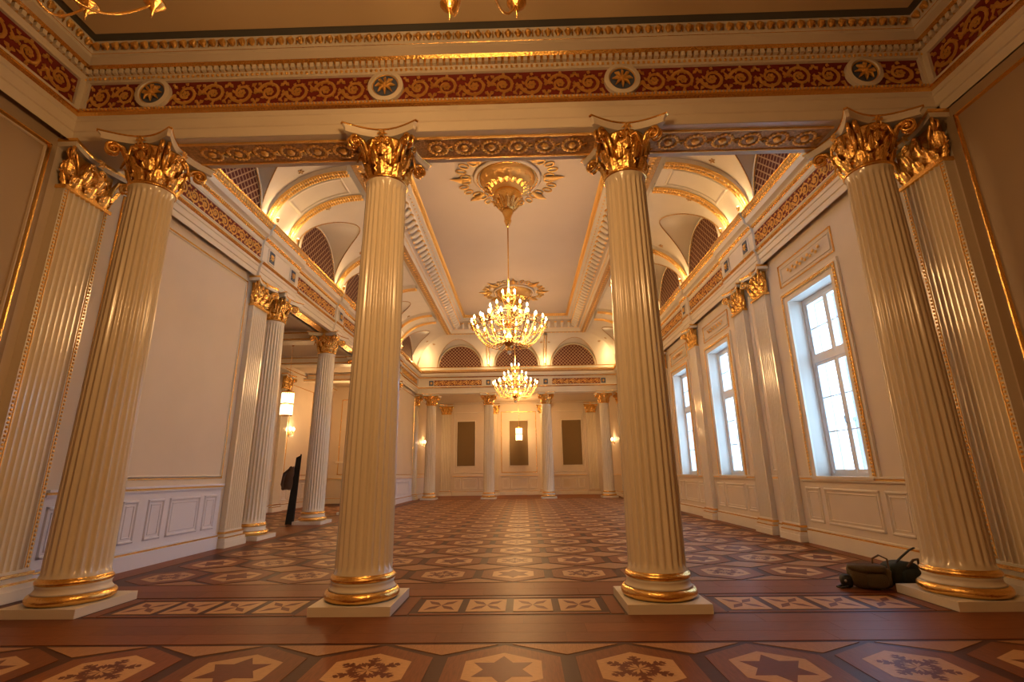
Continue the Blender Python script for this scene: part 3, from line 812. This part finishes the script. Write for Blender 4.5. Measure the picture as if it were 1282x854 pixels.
# ---- side aisle (left)
b = mk('wall'); b.box(-10.3, -10.0, 10.8, 26.3, 0, 6.0); b.build('wall_aisle_left', kind='structure')
wa = bpy.data.objects['wall_aisle_left']
for w0, w1 in ((11.2, 16.62), (17.52, 20.14), (21.04, 23.66), (24.56, 25.8)): dado_strip(frL(-10.0), w0, w1).build('dado_moulding', wa)
for y0, y1 in ((11.3, 13.9), (14.1, 16.6), (17.55, 20.1), (21.1, 23.6)):
    dado_panels(wa, frL(-10.0), y0, y1, 'white'); b = MB(); wallpanel(b, frL(-10), y0+.1, y1-.1, 1.4, 5.3, 'gold', .03, .02); b.build('wall_panel_moulding', wa)
b = mk('wall'); b.box(-10.3, XL-.3, 26, 26.3, 0, 6.0); b.mat('white'); b.box(-9.6, XL-.5, 25.94, 26, 2.0, 2.08); b.build('wall_aisle_far', kind='structure')
wallaf = bpy.data.objects['wall_aisle_far']; b = MB(); wallpanel(b, frF(26), -9.5, -6.8, 1.4, 5.3, 'gold', .04, .03); b.build('wall_panel_moulding', wallaf); dado_strip(frF(26), -10, -6.5).build('dado_moulding', wallaf)
b = mk('wall'); b.box(-10.3, XL-.3, 10.8, 11.1, 0, 6.0); b.build('wall_aisle_near', kind='structure')
b = mk('ceil'); b.box(-10.2, XL-.2, 10.9, 26.2, 5.98, 6.1); ca = b.build('ceiling', kind='structure')
for y in PIL[1:5]:
    b = mk('white'); b.box(-10, EL-.45, y-.25, y+.25, 5.62, 5.98); b.mat('gold'); b.box(-10, EL-.5, y-.27, y-.25, 5.66, 5.70); b.box(-10, EL-.5, y-.27, y-.25, 5.88, 5.91); b.build('ceiling_beam', ca)
b = mk('white'); b.box(-10, -9.85, 11.1, 26, 5.75, 5.98); b.mat('gold'); b.box(-9.85, -9.83, 11.1, 26, 5.8, 5.83); b.build('ceiling_beam', ca)
# ================================================================== COLUMNS AND PILASTERS
def flute_ring(r, depth, n=24, per=6):
    pts = []
    for k in range(n):
        for j in range(per):
            u = j/per; a = 2*pi*(k+u)/n
            if u < .12: rr = r
            else:
                q = (u-.12)/.88; rr = r-depth*sin(pi*q)
            pts.append((rr, a))
    return pts
def shaft_mesh():
    b = mk('column', True); z0, z1 = .36, 5.20
    zs = [z0, z0+.03, z0+.06, z0+.10, 1.2, 2.2, 3.2, 4.2, z1-.12, z1-.08, z1-.04, z1]
    rows = []
    for i, z in enumerate(zs):
        t = (z-z0)/(z1-z0); R = .312-.052*t**1.35
        if i == 0 or i == len(zs)-1: R += .012
        d = 0 if i in (0, len(zs)-1) else {1: .0, 2: .5, len(zs)-2: .0, len(zs)-3: .5}.get(i, 1.0)
        rows.append([(rr*cos(a), rr*sin(a), z) for rr, a in flute_ring(R, .034*d)])
    b.grid(rows, close_u=True); return b.mesh('shaft')
def torus_prof(r, z0, z1, bulge, n=7): 
    h = (z1-z0)/2; return [(r+bulge*cos(-pi/2+pi*k/n), (z0+z1)/2+h*sin(-pi/2+pi*k/n)) for k in range(n+1)]
def leaf_mb(h, w, out, key='gold'):
    """lobed acanthus leaf growing up z, facing -y, tip curling outwards"""
    b = mk(key, True); rows = []; NV, NU = 14, 10
    for i in range(NV+1):
        t = i/NV
        y = -.03*sin(pi*t)-out*(t**3.2); z = h*(t if t < .84 else .84+(t-.84)*.2-(t-.84)**2*3.2)
        ww = w*(.60+.42*sin(pi*min(t*1.1, 1))-.62*max(0, t-.68)/.32)
        lob = abs(sin(pi*t*3.5+.3)); row = []
        for j in range(NU+1):
            u = -1+2*j/NU; au = abs(u)
            we = ww*(1 if au < .55 else 1-.30*(au-.55)/.45*(1-lob))
            ridge = .026*(1-au)**.7+.012*cos(u*pi*4)*min(1, t*3)-.016*au*(1-lob)
            row.append((u*we/2, y-ridge+.02*au*(1-t), z-.10*h*au*(.4+.6*t)))
        rows.append(row)
    b.grid(rows); return b
def volute_mb(r, w, key='gold'):
    """spiral scroll in the x-z plane"""
    b = mk(key, True); pts = []
    for k in range(23):
        t = k/22; a = pi*.5-t*2*pi*1.4; rr = r*(1-.72*t); pts.append((rr*cos(a), 0, rr*sin(a)))
    b.tube(pts, [w*(1-.45*k/22) for k in range(23)], 6, flat=1.0); b.sph((0, 0, 0), r*.32, 7, 4, (1, 1.3, 1)); return b
LEAF1 = leaf_mb(.235, .185, .085).mesh('acanthus_leaf'); LEAF2 = leaf_mb(.25, .165, .115).mesh('acanthus_leaf')
def vol_stalk(key='gold'):
    b = volute_mb(.085, .026, key)
    b2 = mk(key, True); b2.tube([(-.22, .0, -.26), (-.17, 0, -.08), (-.10, 0, .05), (0, 0, .085)], [.022, .034, .032, .026], 6)
    b.merge(b2, Matrix.Identity(4)); return b
VOL = vol_stalk().mesh('corner_volute')
ROS = rosette(.07, 6, .5).mesh('abacus_flower')
b = volute_mb(.045, .017, 'gold'); b2 = mk('gold', True); b2.tube([(-.10, .03, -.20), (-.075, .01, -.08), (-.05, 0, .02), (0, 0, .045)], [.012, .022, .02, .017], 6); b.merge(b2, Matrix.Identity(4)); HEL = b.mesh('inner_scroll')
def abacus_mesh(hc=.515, mid=.345, z0=0, h=.115):
    b = MB(); N = 10; pts = []
    for q in range(4):
        a = q*pi/2
        c0 = Vector((-hc+.03, -hc)); c1 = Vector((hc-.03, -hc))
        for k in range(N+1):
            t = k/N; x = c0.x+(c1.x-c0.x)*t; y = -hc+(hc-mid)*sin(pi*t)
            pts.append((x*cos(a)-y*sin(a), x*sin(a)+y*cos(a)))
    def lay(s, z): return [(x*s, y*s, z) for x, y in pts]
    b.mat('white'); b.grid([lay(.92, z0), lay(.925, z0+h*.45), lay(.975, z0+h*.8)], close_u=True)
    b.mat('gold'); b.grid([lay(.975, z0+h*.8), lay(1.0, z0+h*.86), lay(1.0, z0+h)], close_u=True)
    b.mat('white'); b.poly(lay(.93, z0)[::-1]); b.poly(lay(1.0, z0+h)); return b.mesh('abacus')
SH = shaft_mesh()
ABA = abacus_mesh()
b = mk('white'); b.box(-.426, .426, -.426, .426, 0.0045, .095); PLM = b.mesh('plinth')
b = mk('gold', True); b.lathe(torus_prof(.355, .095, .20, .05), 36); TL_ = b.mesh('lower_torus')
b = mk('white', True); b.lathe([(.365, .20), (.35, .215), (.335, .24), (.335, .265), (.345, .285)], 36); SCO = b.mesh('scotia')
b = mk('gold', True); b.lathe(torus_prof(.322, .285, .345, .03)+[(.325, .36)], 36); TU_ = b.mesh('upper_torus')
b = mk('gold', True); b.lathe([(.262, 5.195)]+torus_prof(.262, 5.20, 5.245, .03, 5)+[(.245, 5.25)], 28); AST = b.mesh('astragal')
b = mk('gold', True); b.lathe([(.245, 5.24), (.25, 5.4), (.27, 5.6), (.33, 5.74), (.345, 5.77)], 28); BELL = b.mesh('capital_bell')
def make_column(label, loc, group):
    t = thing('fluted_column', label, 'column', loc, 0, group)
    link('plinth', PLM, t); link('lower_torus', TL_, t); link('scotia', SCO, t); link('upper_torus', TU_, t); link('shaft', SH, t)
    c = link('capital', BELL, t); link('astragal', AST, c)
    for k in range(8):
        a = k*pi/4; link('acanthus_leaf', LEAF1, c, (.252*sin(a), -.252*cos(a), 5.245), (0, 0, a))
        a += pi/8; link('acanthus_leaf', LEAF2, c, (.262*sin(a), -.262*cos(a), 5.40), (0, 0, a))
    for k in range(8):
        a = k*pi/4; link('acanthus_leaf', LEAF2, c, (.275*sin(a), -.275*cos(a), 5.53), (radians(-8), 0, a), (.8, .8, .72))
    for k in range(4):
        a = pi/4+k*pi/2
        for s in (-.035, .035):
            r = .50; link('corner_volute', VOL, c, (r*cos(a)-s*sin(a), r*sin(a)+s*cos(a), 5.67), (0, 0, a))
        a = k*pi/2; link('abacus_flower', ROS, c, (.335*sin(a), -.335*cos(a), 5.80), (0, 0, a))
        for sg in (-1, 1): q = Matrix.Rotation(a, 3, 'Z') @ Vector((-sg*.075, -.335, 0)); link('inner_scroll', HEL, c, (q.x, q.y, 5.69), (0, 0, a if sg > 0 else a+pi))
    link('abacus', ABA, c, (0, 0, 5.765))
    return t
G1 = 'tall columns across the front'
lab = ['tall fluted ivory column with gilt capital, leftmost of the four across the front',
       'tall fluted ivory column with gilt capital, left of the middle opening, in front',
       'tall fluted ivory column with gilt capital, right of the middle opening, in front',
       'tall fluted ivory column with gilt capital, rightmost in front, bags beside its base']
c0 = make_column(lab[0], (-4.9, D, 0), G1)
for x, l in zip((-1.63, 1.63, 4.9), lab[1:]): copy_tree(c0, l, (x, D, 0))
G2 = 'columns along the left aisle'
for y, l in zip(PIL[1:5], ('fluted column beside the pilaster, first of the left aisle row', 'fluted column with black board leaning on it, second of the left aisle row',
                           'fluted column third along the left aisle, hidden mostly by a front column', 'fluted column at the far end of the left aisle row')):
    copy_tree(c0, l, (-6.21, y, 0), group=G2)
G3 = 'columns across the far end'
for x, l in zip(FARX, ('far fluted column, leftmost of the row before the end wall', 'far fluted column left of the lit centre panel', 'far fluted column right of the lit centre panel', 'far fluted column, rightmost of the row before the end wall')):
    copy_tree(c0, l, (x, YCF, 0), group=G3)

# pilasters (face towards -y in local space, wall at y=0)
def pilaster_proto(w, pr, beaded):
    hw = w/2; T = thing('fluted_pilaster', 'x', 'pilaster')
    b = mk('white'); b.box(-hw-.09, hw+.09, -pr-.09, 0, 0.0045, .13); b.build('plinth', T)
    b = mk('gold', True); b.smooth = False
    for z0, z1, o, k in ((.13, .19, .07, 'white'), (.19, .215, .06, 'gold'), (.215, .27, .03, 'white'), (.27, .31, .04, 'gold'), (.31, .34, .01, 'white')):
        b.mat(k); b.box(-hw-o, hw+o, -pr-o, 0, z0, z1)
    b.build('base_moulding', T)
    # fluted face
    nf = 7; pts = [(-hw, 0), (-hw, -pr)]; edge = .045*w/.62 if not beaded else .075
    L = w-2*edge; st = L/nf
    for k in range(nf):
        x0 = -hw+edge+k*st+st*.12; x1 = x0+st*.76; pts.append((x0, -pr))
        for q in range(1, 6): pts.append((x0+(x1-x0)*q/6, -pr+.028*sin(pi*q/6)))
        pts.append((x1, -pr))
    pts += [(hw, -pr), (hw, 0)]
    b = mk('column'); b.grid([[(x, y, z) for x, y in pts] for z in (.34, 5.20)][::-1]); b.build('shaft', T)
    if beaded:
        b = mk('goldr', True)
        for s in (-1, 1):
            for k in range(95): b.sph((s*(hw-.03), -pr-.002, .37+k*4.8/94), .019, 5, 3, (1, .8, 1))
            b.tube([(s*(hw-.062), -pr, .36), (s*(hw-.062), -pr, 5.19)], .009, 5)
        b.build('bead_edging', T, kind='stuff')
    b = mk('gold'); b.box(-hw+.03, hw-.03, -pr+.01, 0, 5.24, 5.77); c = b.build('capital', T)
    b = mk('gold', True); b.smooth = False; b.box(-hw-.02, hw+.02, -pr-.03, 0, 5.195, 5.245); b.build('astragal', c)
    m = 3 if w < .65 else 3
    for k in range(m): link('acanthus_leaf', LEAF1, c, (-hw+w*(k+.5)/m, -pr+.01, 5.245), (0, 0, 0))
    for k in range(m-1): link('acanthus_leaf', LEAF2, c, (-hw+w*(k+1)/m, -pr+.0, 5.40), (0, 0, 0))
    for s in (-1, 1):
        link('acanthus_leaf', LEAF1, c, (s*(hw-.02), -pr*.62, 5.245), (0, 0, s*pi/2), (.5, 1, 1)); link('acanthus_leaf', LEAF2, c, (s*(hw-.0), -pr*.9, 5.40), (0, 0, s*pi/4))
        link('corner_volute', VOL, c, (s*(hw+.09), -pr-.10, 5.67), (0, 0, -pi/4 if s > 0 else -3*pi/4), (.9, .9, 1))
        link('corner_volute', VOL, c, (s*(hw+.07), -pr-.06, 5.67), (0, 0, 0 if s > 0 else pi), (.7, .7, .9))
    link('abacus_flower', ROS, c, (0, -pr-.07, 5.80))
    for sg in (-1, 1): link('inner_scroll', HEL, c, (-sg*.08, -pr-.05, 5.69), (0, 0, 0 if sg > 0 else pi))
    # concave abacus
    b = MB(); N = 10; e = hw+.13; f = []
    for k in range(N+1):
        t = k/N; f.append((-e+2*e*t, -(pr+.15)+.11*sin(pi*t)))
    pl = [(-e, 0)]+f+[(e, 0)]
    b.mat('white'); b.grid([[(x*.97, y*.95, 5.765) for x, y in pl], [(x*.98, y*.97, 5.83) for x, y in pl]]); b.poly([(x*.97, y*.95, 5.765) for x, y in pl][::-1])
    b.mat('gold'); b.grid([[(x*.98, y*.97, 5.83) for x, y in pl], [(x, y, 5.845) for x, y in pl], [(x, y, 5.879) for x, y in pl]]); b.poly([(x, y, 5.879) for x, y in pl])
    b.build('abacus', c)
    return T
pn = pilaster_proto(.72, .12, True); pn['label'] = 'wide fluted pilaster with beaded gilt edges on the left wall beside the front columns'
pn['group'] = 'wide pilasters beside the front columns'
pn.location = (XL+.002, 6.07, 0); pn.rotation_euler = (0, 0, pi/2)
copy_tree(pn, 'wide fluted pilaster with beaded gilt edges on the right wall beside the front columns', (XR-.002, 5.98, 0), -pi/2)
ph = pilaster_proto(.62, .11, False); ph['group'] = 'pilasters on the hall walls'
ph['label'] = 'fluted pilaster ending the closed left wall before the aisle opening'; ph.location = (XL+.002, PIL[0], 0); ph.rotation_euler = (0, 0, pi/2)
copy_tree(ph, 'far left fluted pilaster where the aisle opening ends', (XL+.002, PIL[5], 0), pi/2)
for y, l in zip(PIL, ('right wall fluted pilaster nearest the first window', 'right wall fluted pilaster of the first pair, just before the second window', 'right wall fluted pilaster between second and third windows',
                      'right wall fluted pilaster just beyond the third window', 'right wall fluted pilaster, nearer of the far pair', 'right wall fluted pilaster, farther of the far pair')):
    copy_tree(ph, l, (XR-.002, y, 0), -pi/2)
for x, l in zip(FARX, ('end wall pilaster at far left', 'end wall pilaster left of the lit centre panel', 'end wall pilaster right of the lit centre panel', 'end wall pilaster at far right')):
    copy_tree(ph, l, (x+(.0 if abs(x-HC) < 3 else (.2 if x < 0 else -.2)), YW-.002, 0), 0)
copy_tree(ph, 'left wall pilaster level with the far columns', (XL+.002, YCF, 0), pi/2)
copy_tree(ph, 'right wall pilaster level with the far columns', (XR-.002, YCF, 0), -pi/2)
for y, l in zip(PIL[2:5], ('aisle wall pilaster facing the second aisle column', 'aisle wall pilaster facing the third aisle column', 'aisle wall pilaster at the aisle far end')):
    o = copy_tree(ph, l, (-9.998, y+1.6, 0), pi/2); o.scale = (1, 1, .955)

# ================================================================== CEILING ROSETTES AND CHANDELIERS
def ceiling_rosette(label, loc):
    T = thing('ceiling_rosette', label, 'ceiling rosette', loc, 0, 'gilt rosettes on the hall ceiling')
    b = mk('ceil', True); b.lathe([(.98, 0), (.98, -.05), (.93, -.08), (.86, -.07), (.82, -.03), (.80, -.0)], 40, caps=False)
    b.mat('gold'); b.lathe([(1.0, 0), (1.0, -.03)], 40, caps=False); b.tube([(.88*cos(2*pi*k/40), .88*sin(2*pi*k/40), -.085) for k in range(41)], .015, 5); b.build('outer_ring', T)
    b = mk('goldr', True)
    for k in range(16):
        a = 2*pi*k/16; c, s = cos(a), sin(a)
        if k % 2 == 0:
            b.tube([(1.05*c, 1.05*s, -.02), (1.35*c, 1.35*s, -.07), (1.68*c, 1.68*s, -.015)], [.05, .12, .01], 6, flat=.5)
        for s2 in (-1, 1):
            a2 = a+s2*.10; q = 1.36 if k % 2 else 1.22
            b.tube([((q+.14*cos(t))*cos(a2)-.09*sin(t)*sin(a2), (q+.14*cos(t))*sin(a2)+.09*sin(t)*cos(a2), -.035) for t in [2*pi*j/10 for j in range(11)]], .022, 5)
    me = b.mesh('leaf_wreath'); link('leaf_wreath', me, T)
    # dish with acanthus, bowl, tip
    b = mk('goldr', True); b.lathe([(.80, -.0), (.80, -.10), (.70, -.2), (.50, -.30), (.45, -.42), (.36, -.5)], 40, caps=False); dish = b.build('gilt_dish', T)
    l1 = leaf_mb(.34, .24, .10).mesh('acanthus_leaf'); l2 = leaf_mb(.34, .17, .12).mesh('acanthus_leaf')
    for k in range(18):
        a = 2*pi*k/18; link('acanthus_leaf', l1, dish, (.47*sin(a), -.47*cos(a), -.43), (radians(52), 0, a), (.8, 1, .72))
    for k in range(18):
        a = 2*pi*(k+.5)/18; r = rosette(.055, 5) if k == 0 else None
        if r: rm = r.mesh('rosette')
        link('rosette', rm, dish, (.73*sin(a), -.73*cos(a), -.19), (radians(50), 0, a))
    b = mk('gold', True); b.lathe([(.36, -.5), (.40, -.56), (.40, -.62), (.33, -.80), (.22, -1.0), (.15, -1.06)], 28, caps=False); bowl = b.build('gilt_bowl', T)
    for k in range(12):
        a = 2*pi*k/12; link('acanthus_leaf', l2, bowl, (.20*sin(a), -.20*cos(a), -1.03), (radians(24), 0, a), (.9, 1, 1.25))
    b = mk('gold', True); b.lathe([(.15, -1.06), (.17, -1.12), (.12, -1.22), (.09, -1.35), (.11, -1.40), (.06, -1.52), (.025, -1.6)], 20); b.build('gilt_tip', T)
    return T
r1 = ceiling_rosette('large gilt ceiling rosette with hanging bowl, nearer the front, above the big chandelier', (HC, 12.6, 9.72))
copy_tree(r1, 'gilt ceiling rosette farther back above the far chandelier', (HC, 21.95, 9.72))

def chandelier(label, loc, stem, lit=True, group='crystal chandeliers', nm=20, cs=1.0):
    """origin at the lowest tip"""
    T = thing('chandelier', label, 'chandelier', loc, 0, group); BK = 'bulb' if lit else 'bulboff'
    b = mk('gold', True)
    b.lathe([(.0, 0), (.05, .03), (.07, .07), (.04, .12), (.09, .18), (.17, .24), (.20, .32), (.14, .40), (.06, .48), (.05, .7), (.12, .78), (.14, .84), (.06, .92), (.045, 1.2), (.10, 1.26), (.10, 1.32), (.04, 1.4), (.03, 1.62), (.06, 1.66), (.02, 1.72)], 20)
    b.build('baluster', T)
    b = mk('gold', True); b.lathe([(.018, 1.7), (.018, stem)], 8); b.build('stem', T)
    for R, z, rr in ((.40, .52, .016), (.92, .66, .014), (.46, 1.10, .013), (.17, 1.55, .010)):
        if R > .9 and not lit: continue
        b = mk('gold', True); b.tube([(R*cos(2*pi*k/36), R*sin(2*pi*k/36), z) for k in range(37)], rr, 6, cap=False); b.build('gilt_ring', T)
    def arm_meshes(r0, z0, r1, z1, dip):
        a = mk('gold', True); P = []
        for k in range(11):
            t = k/10; P.append((r0+(r1-r0)*t, 0, z0+(z1-z0)*t**2-dip*sin(pi*t)))
        a.tube(P, .011, 5); 
        cc = mk('gold', True); cc.lathe([(.004, -.11*cs+.03), (.012, -.05*cs), (.05*cs, .0), (.055*cs, .015), (.02, .02), (.02, .09)], 12, (r1, 0, z1))
        bb = mk(BK, True); bb.lathe([(.012, .09), (.027, .12), (.024, .15), (.004, .20)], 8, (r1, 0, z1))
        return a.mesh('arm'), cc.mesh('candle_cup'), bb.mesh('candle_bulb')
    for (n, r0, z0, r1, z1, dip) in ((nm, .18, .30, 1.0, .72, .20), (12, .16, .34, .72, .86, .16), (10, .10, .82, .52, 1.14, .12), (6, .06, 1.28, .19, 1.55, .05)):
        me = arm_meshes(r0, z0, r1, z1, dip)
        for k in range(n):
            a = 2*pi*(k+.5)/n
            A = link('arm', me[0], T, (0, 0, 0), (0, 0, a)); link('candle_cup', me[1], A); link('candle_bulb', me[2], A)
    # crystal chains
    b = mk('crystal', True)
    for k in range(16):
        a = 2*pi*k/16
        for (ra, za, rb, zb, sag, n) in () if not lit else ((.92, .66, .18, .32, .14, 9), (.92, .66, .46, 1.10, .06, 7), (.46, 1.10, .10, 1.3, .05, 4)):
            for j in range(n+1):
                t = j/n; r = ra+(rb-ra)*t; z = za+(zb-za)*t-sag*sin(pi*t); b.sph((r*cos(a), r*sin(a), z), .013, 5, 3)
        for r, z in ((.92 if lit else .44, .60), (.46, 1.04), (.40, .46)): b.sph((r*cos(a), r*sin(a), z), .020, 5, 3, (1, 1, 2))
    b.build('crystal_strings', T, kind='stuff')
    b = mk('crystal', True); b.sph((0, 0, .0), .06, 10, 6); b.build('crystal_ball', T)
    return T
ch1 = chandelier('lit gilt crystal chandelier with many candles, nearer one under the big rosette', (HC, 12.6, 4.47), 8.12-4.47)
copy_tree(ch1, 'lit gilt crystal chandelier, farther and lower in view before the end wall', (HC, 21.95, 4.47))
near = chandelier(nm=10, cs=1.7, lit=False, label='unlit gilt chandelier of the front room, only candle cups visible at top edge', loc=(-.11, 2.62, 4.86), stem=7.19-4.86)
near.rotation_euler = (0, 0, radians(18))
copy_tree(near, 'unlit gilt chandelier at top left corner under the dark ceiling', (-3.42, 2.50, 4.86))
for y in (12.6, 21.95):
    lamp('chandelier light', (HC, y, 5.35), P_HALL*.75, .5); lamp('chandelier light', (HC, y, 6.3), P_HALL*.25, .2)
lamp('front room light', (-.35, 2.45, 5.0), P_NEAR, .35, (1, .55, .21))
lamp('vestibule light', (HC, 30.9, 5.2), 230, .3, (1, .54, .19))
# ------------------------------------------------------------------ wall lights
def sconce(label, loc, rz, big=False):
    T = thing('wall_sconce', label, 'wall lamp', loc, rz, 'small crystal wall sconces')
    b = mk('gold', True); b.sph((0, -.02, 0), .07, 10, 6, (.8, .3, 2.0)); b.build('back_plate', T)
    for s in (-1, 1):
        b = mk('gold', True); b.tube([(0, -.03, -.05), (s*.08, -.1, -.12), (s*.13, -.15, -.02), (s*.13, -.15, .02)], .01, 6); A = b.build('arm', T)
        b = mk('gold', True); b.lathe([(.02, 0), (.05, .02), (.02, .03), (.02, .09)], 8, (s*.13, -.15, 0)); b.build('candle_cup', A)
        b = mk('bulb', True); b.lathe([(.02, .09), (.05, .14), (.045, .18), (.005, .24)], 8, (s*.13, -.15, 0)); b.build('candle_bulb', A)
    b = mk('crystal', True)
    for k in range(10): b.sph((.16*cos(k*.628), -.13+.08*sin(k*.628), -.16-.01*(k % 2)), .02, 5, 3, (1, 1, 2.4))
    b.build('crystal_strings', T, kind='stuff')
    q = Matrix.Rotation(rz, 3, 'Z') @ Vector((0, -.3, .15))
    lamp('sconce light', (loc[0]+q.x, loc[1]+q.y, loc[2]+q.z), 22, .08)
    return T
sconce('lit crystal wall sconce at far left, beside the leftmost end column', (XL, 30.9, 3.15), pi/2)
sconce('lit crystal wall sconce at far right, beside the rightmost end column', (XR, 30.9, 3.15), -pi/2)
sconce('lit crystal wall sconce on aisle wall, below the crystal lantern in view', (-10.0, 21.3, 3.2), pi/2)
def lantern(label, loc, top, pw):
    T = thing('crystal_lantern', label, 'hanging lamp', loc, 0, 'crystal rod lanterns')
    b = mk('gold', True); b.lathe([(.20, -.0), (.21, .03), (.0, .03)], 20); b.lathe([(.20, .80), (.21, .84), (.04, .9), (.02, .95)], 20); b.lathe([(.195, .40), (.205, .43), (.195, .44)], 20); b.build('gilt_frame', T)
    b = mk('litcrystal', True); b.lathe([(.006, .0), (.018, .03), (.018, .33), (.006, .36)], 6); m = b.mesh('crystal_rod')
    for z in (.03, .44):
        for k in range(18): link('crystal_rod', m, T, (.19*cos(2*pi*k/18), .19*sin(2*pi*k/18), z))
    b = mk('gold', True); b.tube([(0, 0, .95), (0, 0, top)], .008, 5); b.lathe([(.06, top), (.07, top-.02), (.02, top-.08)], 10); b.build('suspension_rod', T)
    lamp('lantern light', (loc[0], loc[1], loc[2]+.4), pw, .15)
lantern('lit crystal rod lantern hanging in the left aisle between two columns', (-8.05, 16.9, 3.4), 2.57, 130)
lantern('lit crystal rod lantern hanging before the centre panel of the end wall', (-.12, 31.9, 3.35), 2.63, 120)
lamp('aisle light', (-8.1, 23.0, 4.4), 130, .2)

# ------------------------------------------------------------------ things on the floor
def blob(b, c, sx, sy, sz, pw=.6, n=18, m=10, wob=.05, seed=0):
    rnd = random.Random(seed); ph_ = [rnd.random()*6 for _ in range(6)]
    rows = []
    for i in range(m+1):
        a = -pi/2+pi*i/m; row = []
        for k in range(n):
            t = 2*pi*k/n; sg = lambda v: math.copysign(abs(v)**pw, v)
            w = 1+wob*sin(3*t+ph_[0])+wob*sin(5*a+ph_[1]+2*t)
            row.append((c[0]+sx*sg(max(cos(a), 1e-3))*sg(cos(t))*w, c[1]+sy*sg(max(cos(a), 1e-3))*sg(sin(t))*w, c[2]+sz*sg(sin(a))*(1+wob*.6*sin(2*t+ph_[2]))))
        rows.append(row)
    b.grid(rows, close_u=True)
T = thing('shoulder_bag', 'olive brown canvas bag slumped on the floor left of the rightmost column', 'bag', (4.31, 6.54, 0), radians(-20))
b = mk('olive', True); blob(b, (0, 0, .135), .23, .14, .13, .6, seed=1); b.build('bag_body', T)
b = mk('olive', True); blob(b, (-.02, -.06, .235), .20, .11, .05, .7, seed=2); b.build('flap', T)
b = mk('olive', True); blob(b, (.04, -.135, .11), .11, .045, .08, .6, seed=3); b.build('front_pocket', T)
b = mk('black', True); blob(b, (-.25, -.03, .08), .07, .08, .075, .8, seed=4); b.build('side_pocket', T)
b = mk('buckle', True); b.sph((-.27, -.105, .09), .016, 8, 5); b.build('buckle', T)
b = mk('brown', True); b.tube([(.05, .0, .24), (.06, -.02, .34), (.13, -.02, .38), (.21, -.01, .34), (.22, .02, .22)], .018, 6, flat=.5); b.build('carry_handle', T)
b = mk('black', True); b.tube([(-.25, -.1, .03), (-.33, -.13, .012), (-.36, -.05, .012), (-.28, .05, .014)], .012, 6); b.build('strap', T)
T = thing('backpack', 'dark green bag with raised strap squeezed against the rightmost column base', 'bag', (4.80, 6.72, 0), radians(12))
b = mk('dgreen', True); blob(b, (0, 0, .14), .22, .14, .135, .6, seed=5); b.build('bag_body', T)
b = mk('dgreen', True); blob(b, (.02, -.12, .12), .12, .05, .08, .6, seed=6); b.build('front_pocket', T)
b = mk('black', True); b.tube([(-.12, -.05, .24), (.0, -.07, .33), (.14, -.06, .40), (.24, -.04, .42)], .02, 6, flat=.5); b.build('strap', T)
b = mk('brown', True); b.tube([(.0, -.12, .22), (.1, -.13, .30), (.2, -.10, .30), (.24, -.06, .2)], .014, 6); b.build('carry_handle', T)
BX, BY = -6.80, 15.2
T = thing('leaning_board', 'tall black board leaning against the second aisle column', 'board', (BX, BY, 0))
b = mk('black')
b.add([(-.10, -.02, .005), (.14, -.02, .005), (.14, .02, .005), (-.10, .02, .005), (.03, .02, 1.93), (.17, .02, 2.0), (.17, .06, 2.0), (.03, .06, 1.93)], [(0, 3, 2, 1), (4, 5, 6, 7), (0, 1, 5, 4), (1, 2, 6, 5), (2, 3, 7, 6), (3, 0, 4, 7)])
b.build('board_panel', T)
b = mk('black', True); b.tube([(.14, -.01, .005), (.17, .03, 2.03)], .02, 6); b.build('edge_bar', T)
b = mk('brown', True); rows = []
for i in range(12):
    t = i/11; z = 1.66-.66*t; cx = -.01-.11*sin(min(1, t*1.3)*pi/2); hw_ = .06+.11*sin(min(1, t*1.6)*pi/2)-.02*t
    rows.append([(cx+hw_*cos(2*pi*k/14)*(1+.10*sin(5*k+i)), -.090+.07*sin(2*pi*k/14)*(1+.15*sin(3*k)), z+.02*sin(4*k)) for k in range(14)])
b.grid(rows, close_u=True); b.face(list(range(14))); b.face([11*14+k for k in range(14)][::-1])
jk = b.build('jacket', None, (BX, BY, 0)); jk['label'] = 'dark brown jacket hung on the leaning black board'; jk['category'] = 'jacket'
b = mk('brown', True); b.tube([(-.04, -.13, 1.6), (-.20, -.14, 1.45), (-.24, -.14, 1.15), (-.21, -.13, 1.05)], [.045, .055, .05, .04], 8); b.build('sleeve', jk)

# ------------------------------------------------------------------ outside the windows
T = thing('street_building', 'pink brick building seen small through the windows', 'building', (26, 18, -6))
b = mk('brick'); b.box(0, 8, -4.5, 3.0, 0, 12); b.build('brick_wall', T)
b = mk('render'); b.box(.5, 8, 3.0, 22, 0, 11); b.box(.5, 8, -24, -4.5, 0, 10.5); b.build('pale_wall', T)
b = mk('slate'); b.box(-.2, 8.3, -4.7, 3.2, 12, 12.3); b.box(.3, 8.3, 3.2, 22, 11, 11.3); b.build('roof_edge', T)
for y in (-3, -.7, 1.6, 5, 8, 11, 14, -7, -10, -13):
    for z in (6.2, 9.0):
        b = mk('slate'); x = -.02 if -4.5 < y < 3 else .48; b.box(x, x+.05, y-.5, y+.5, z, z+1.6); wn = b.build('facade_window', T)
        b = mk('sash'); b.box(x-.03, x, y-.04, y+.04, z, z+1.6); b.build('window_bar', wn)
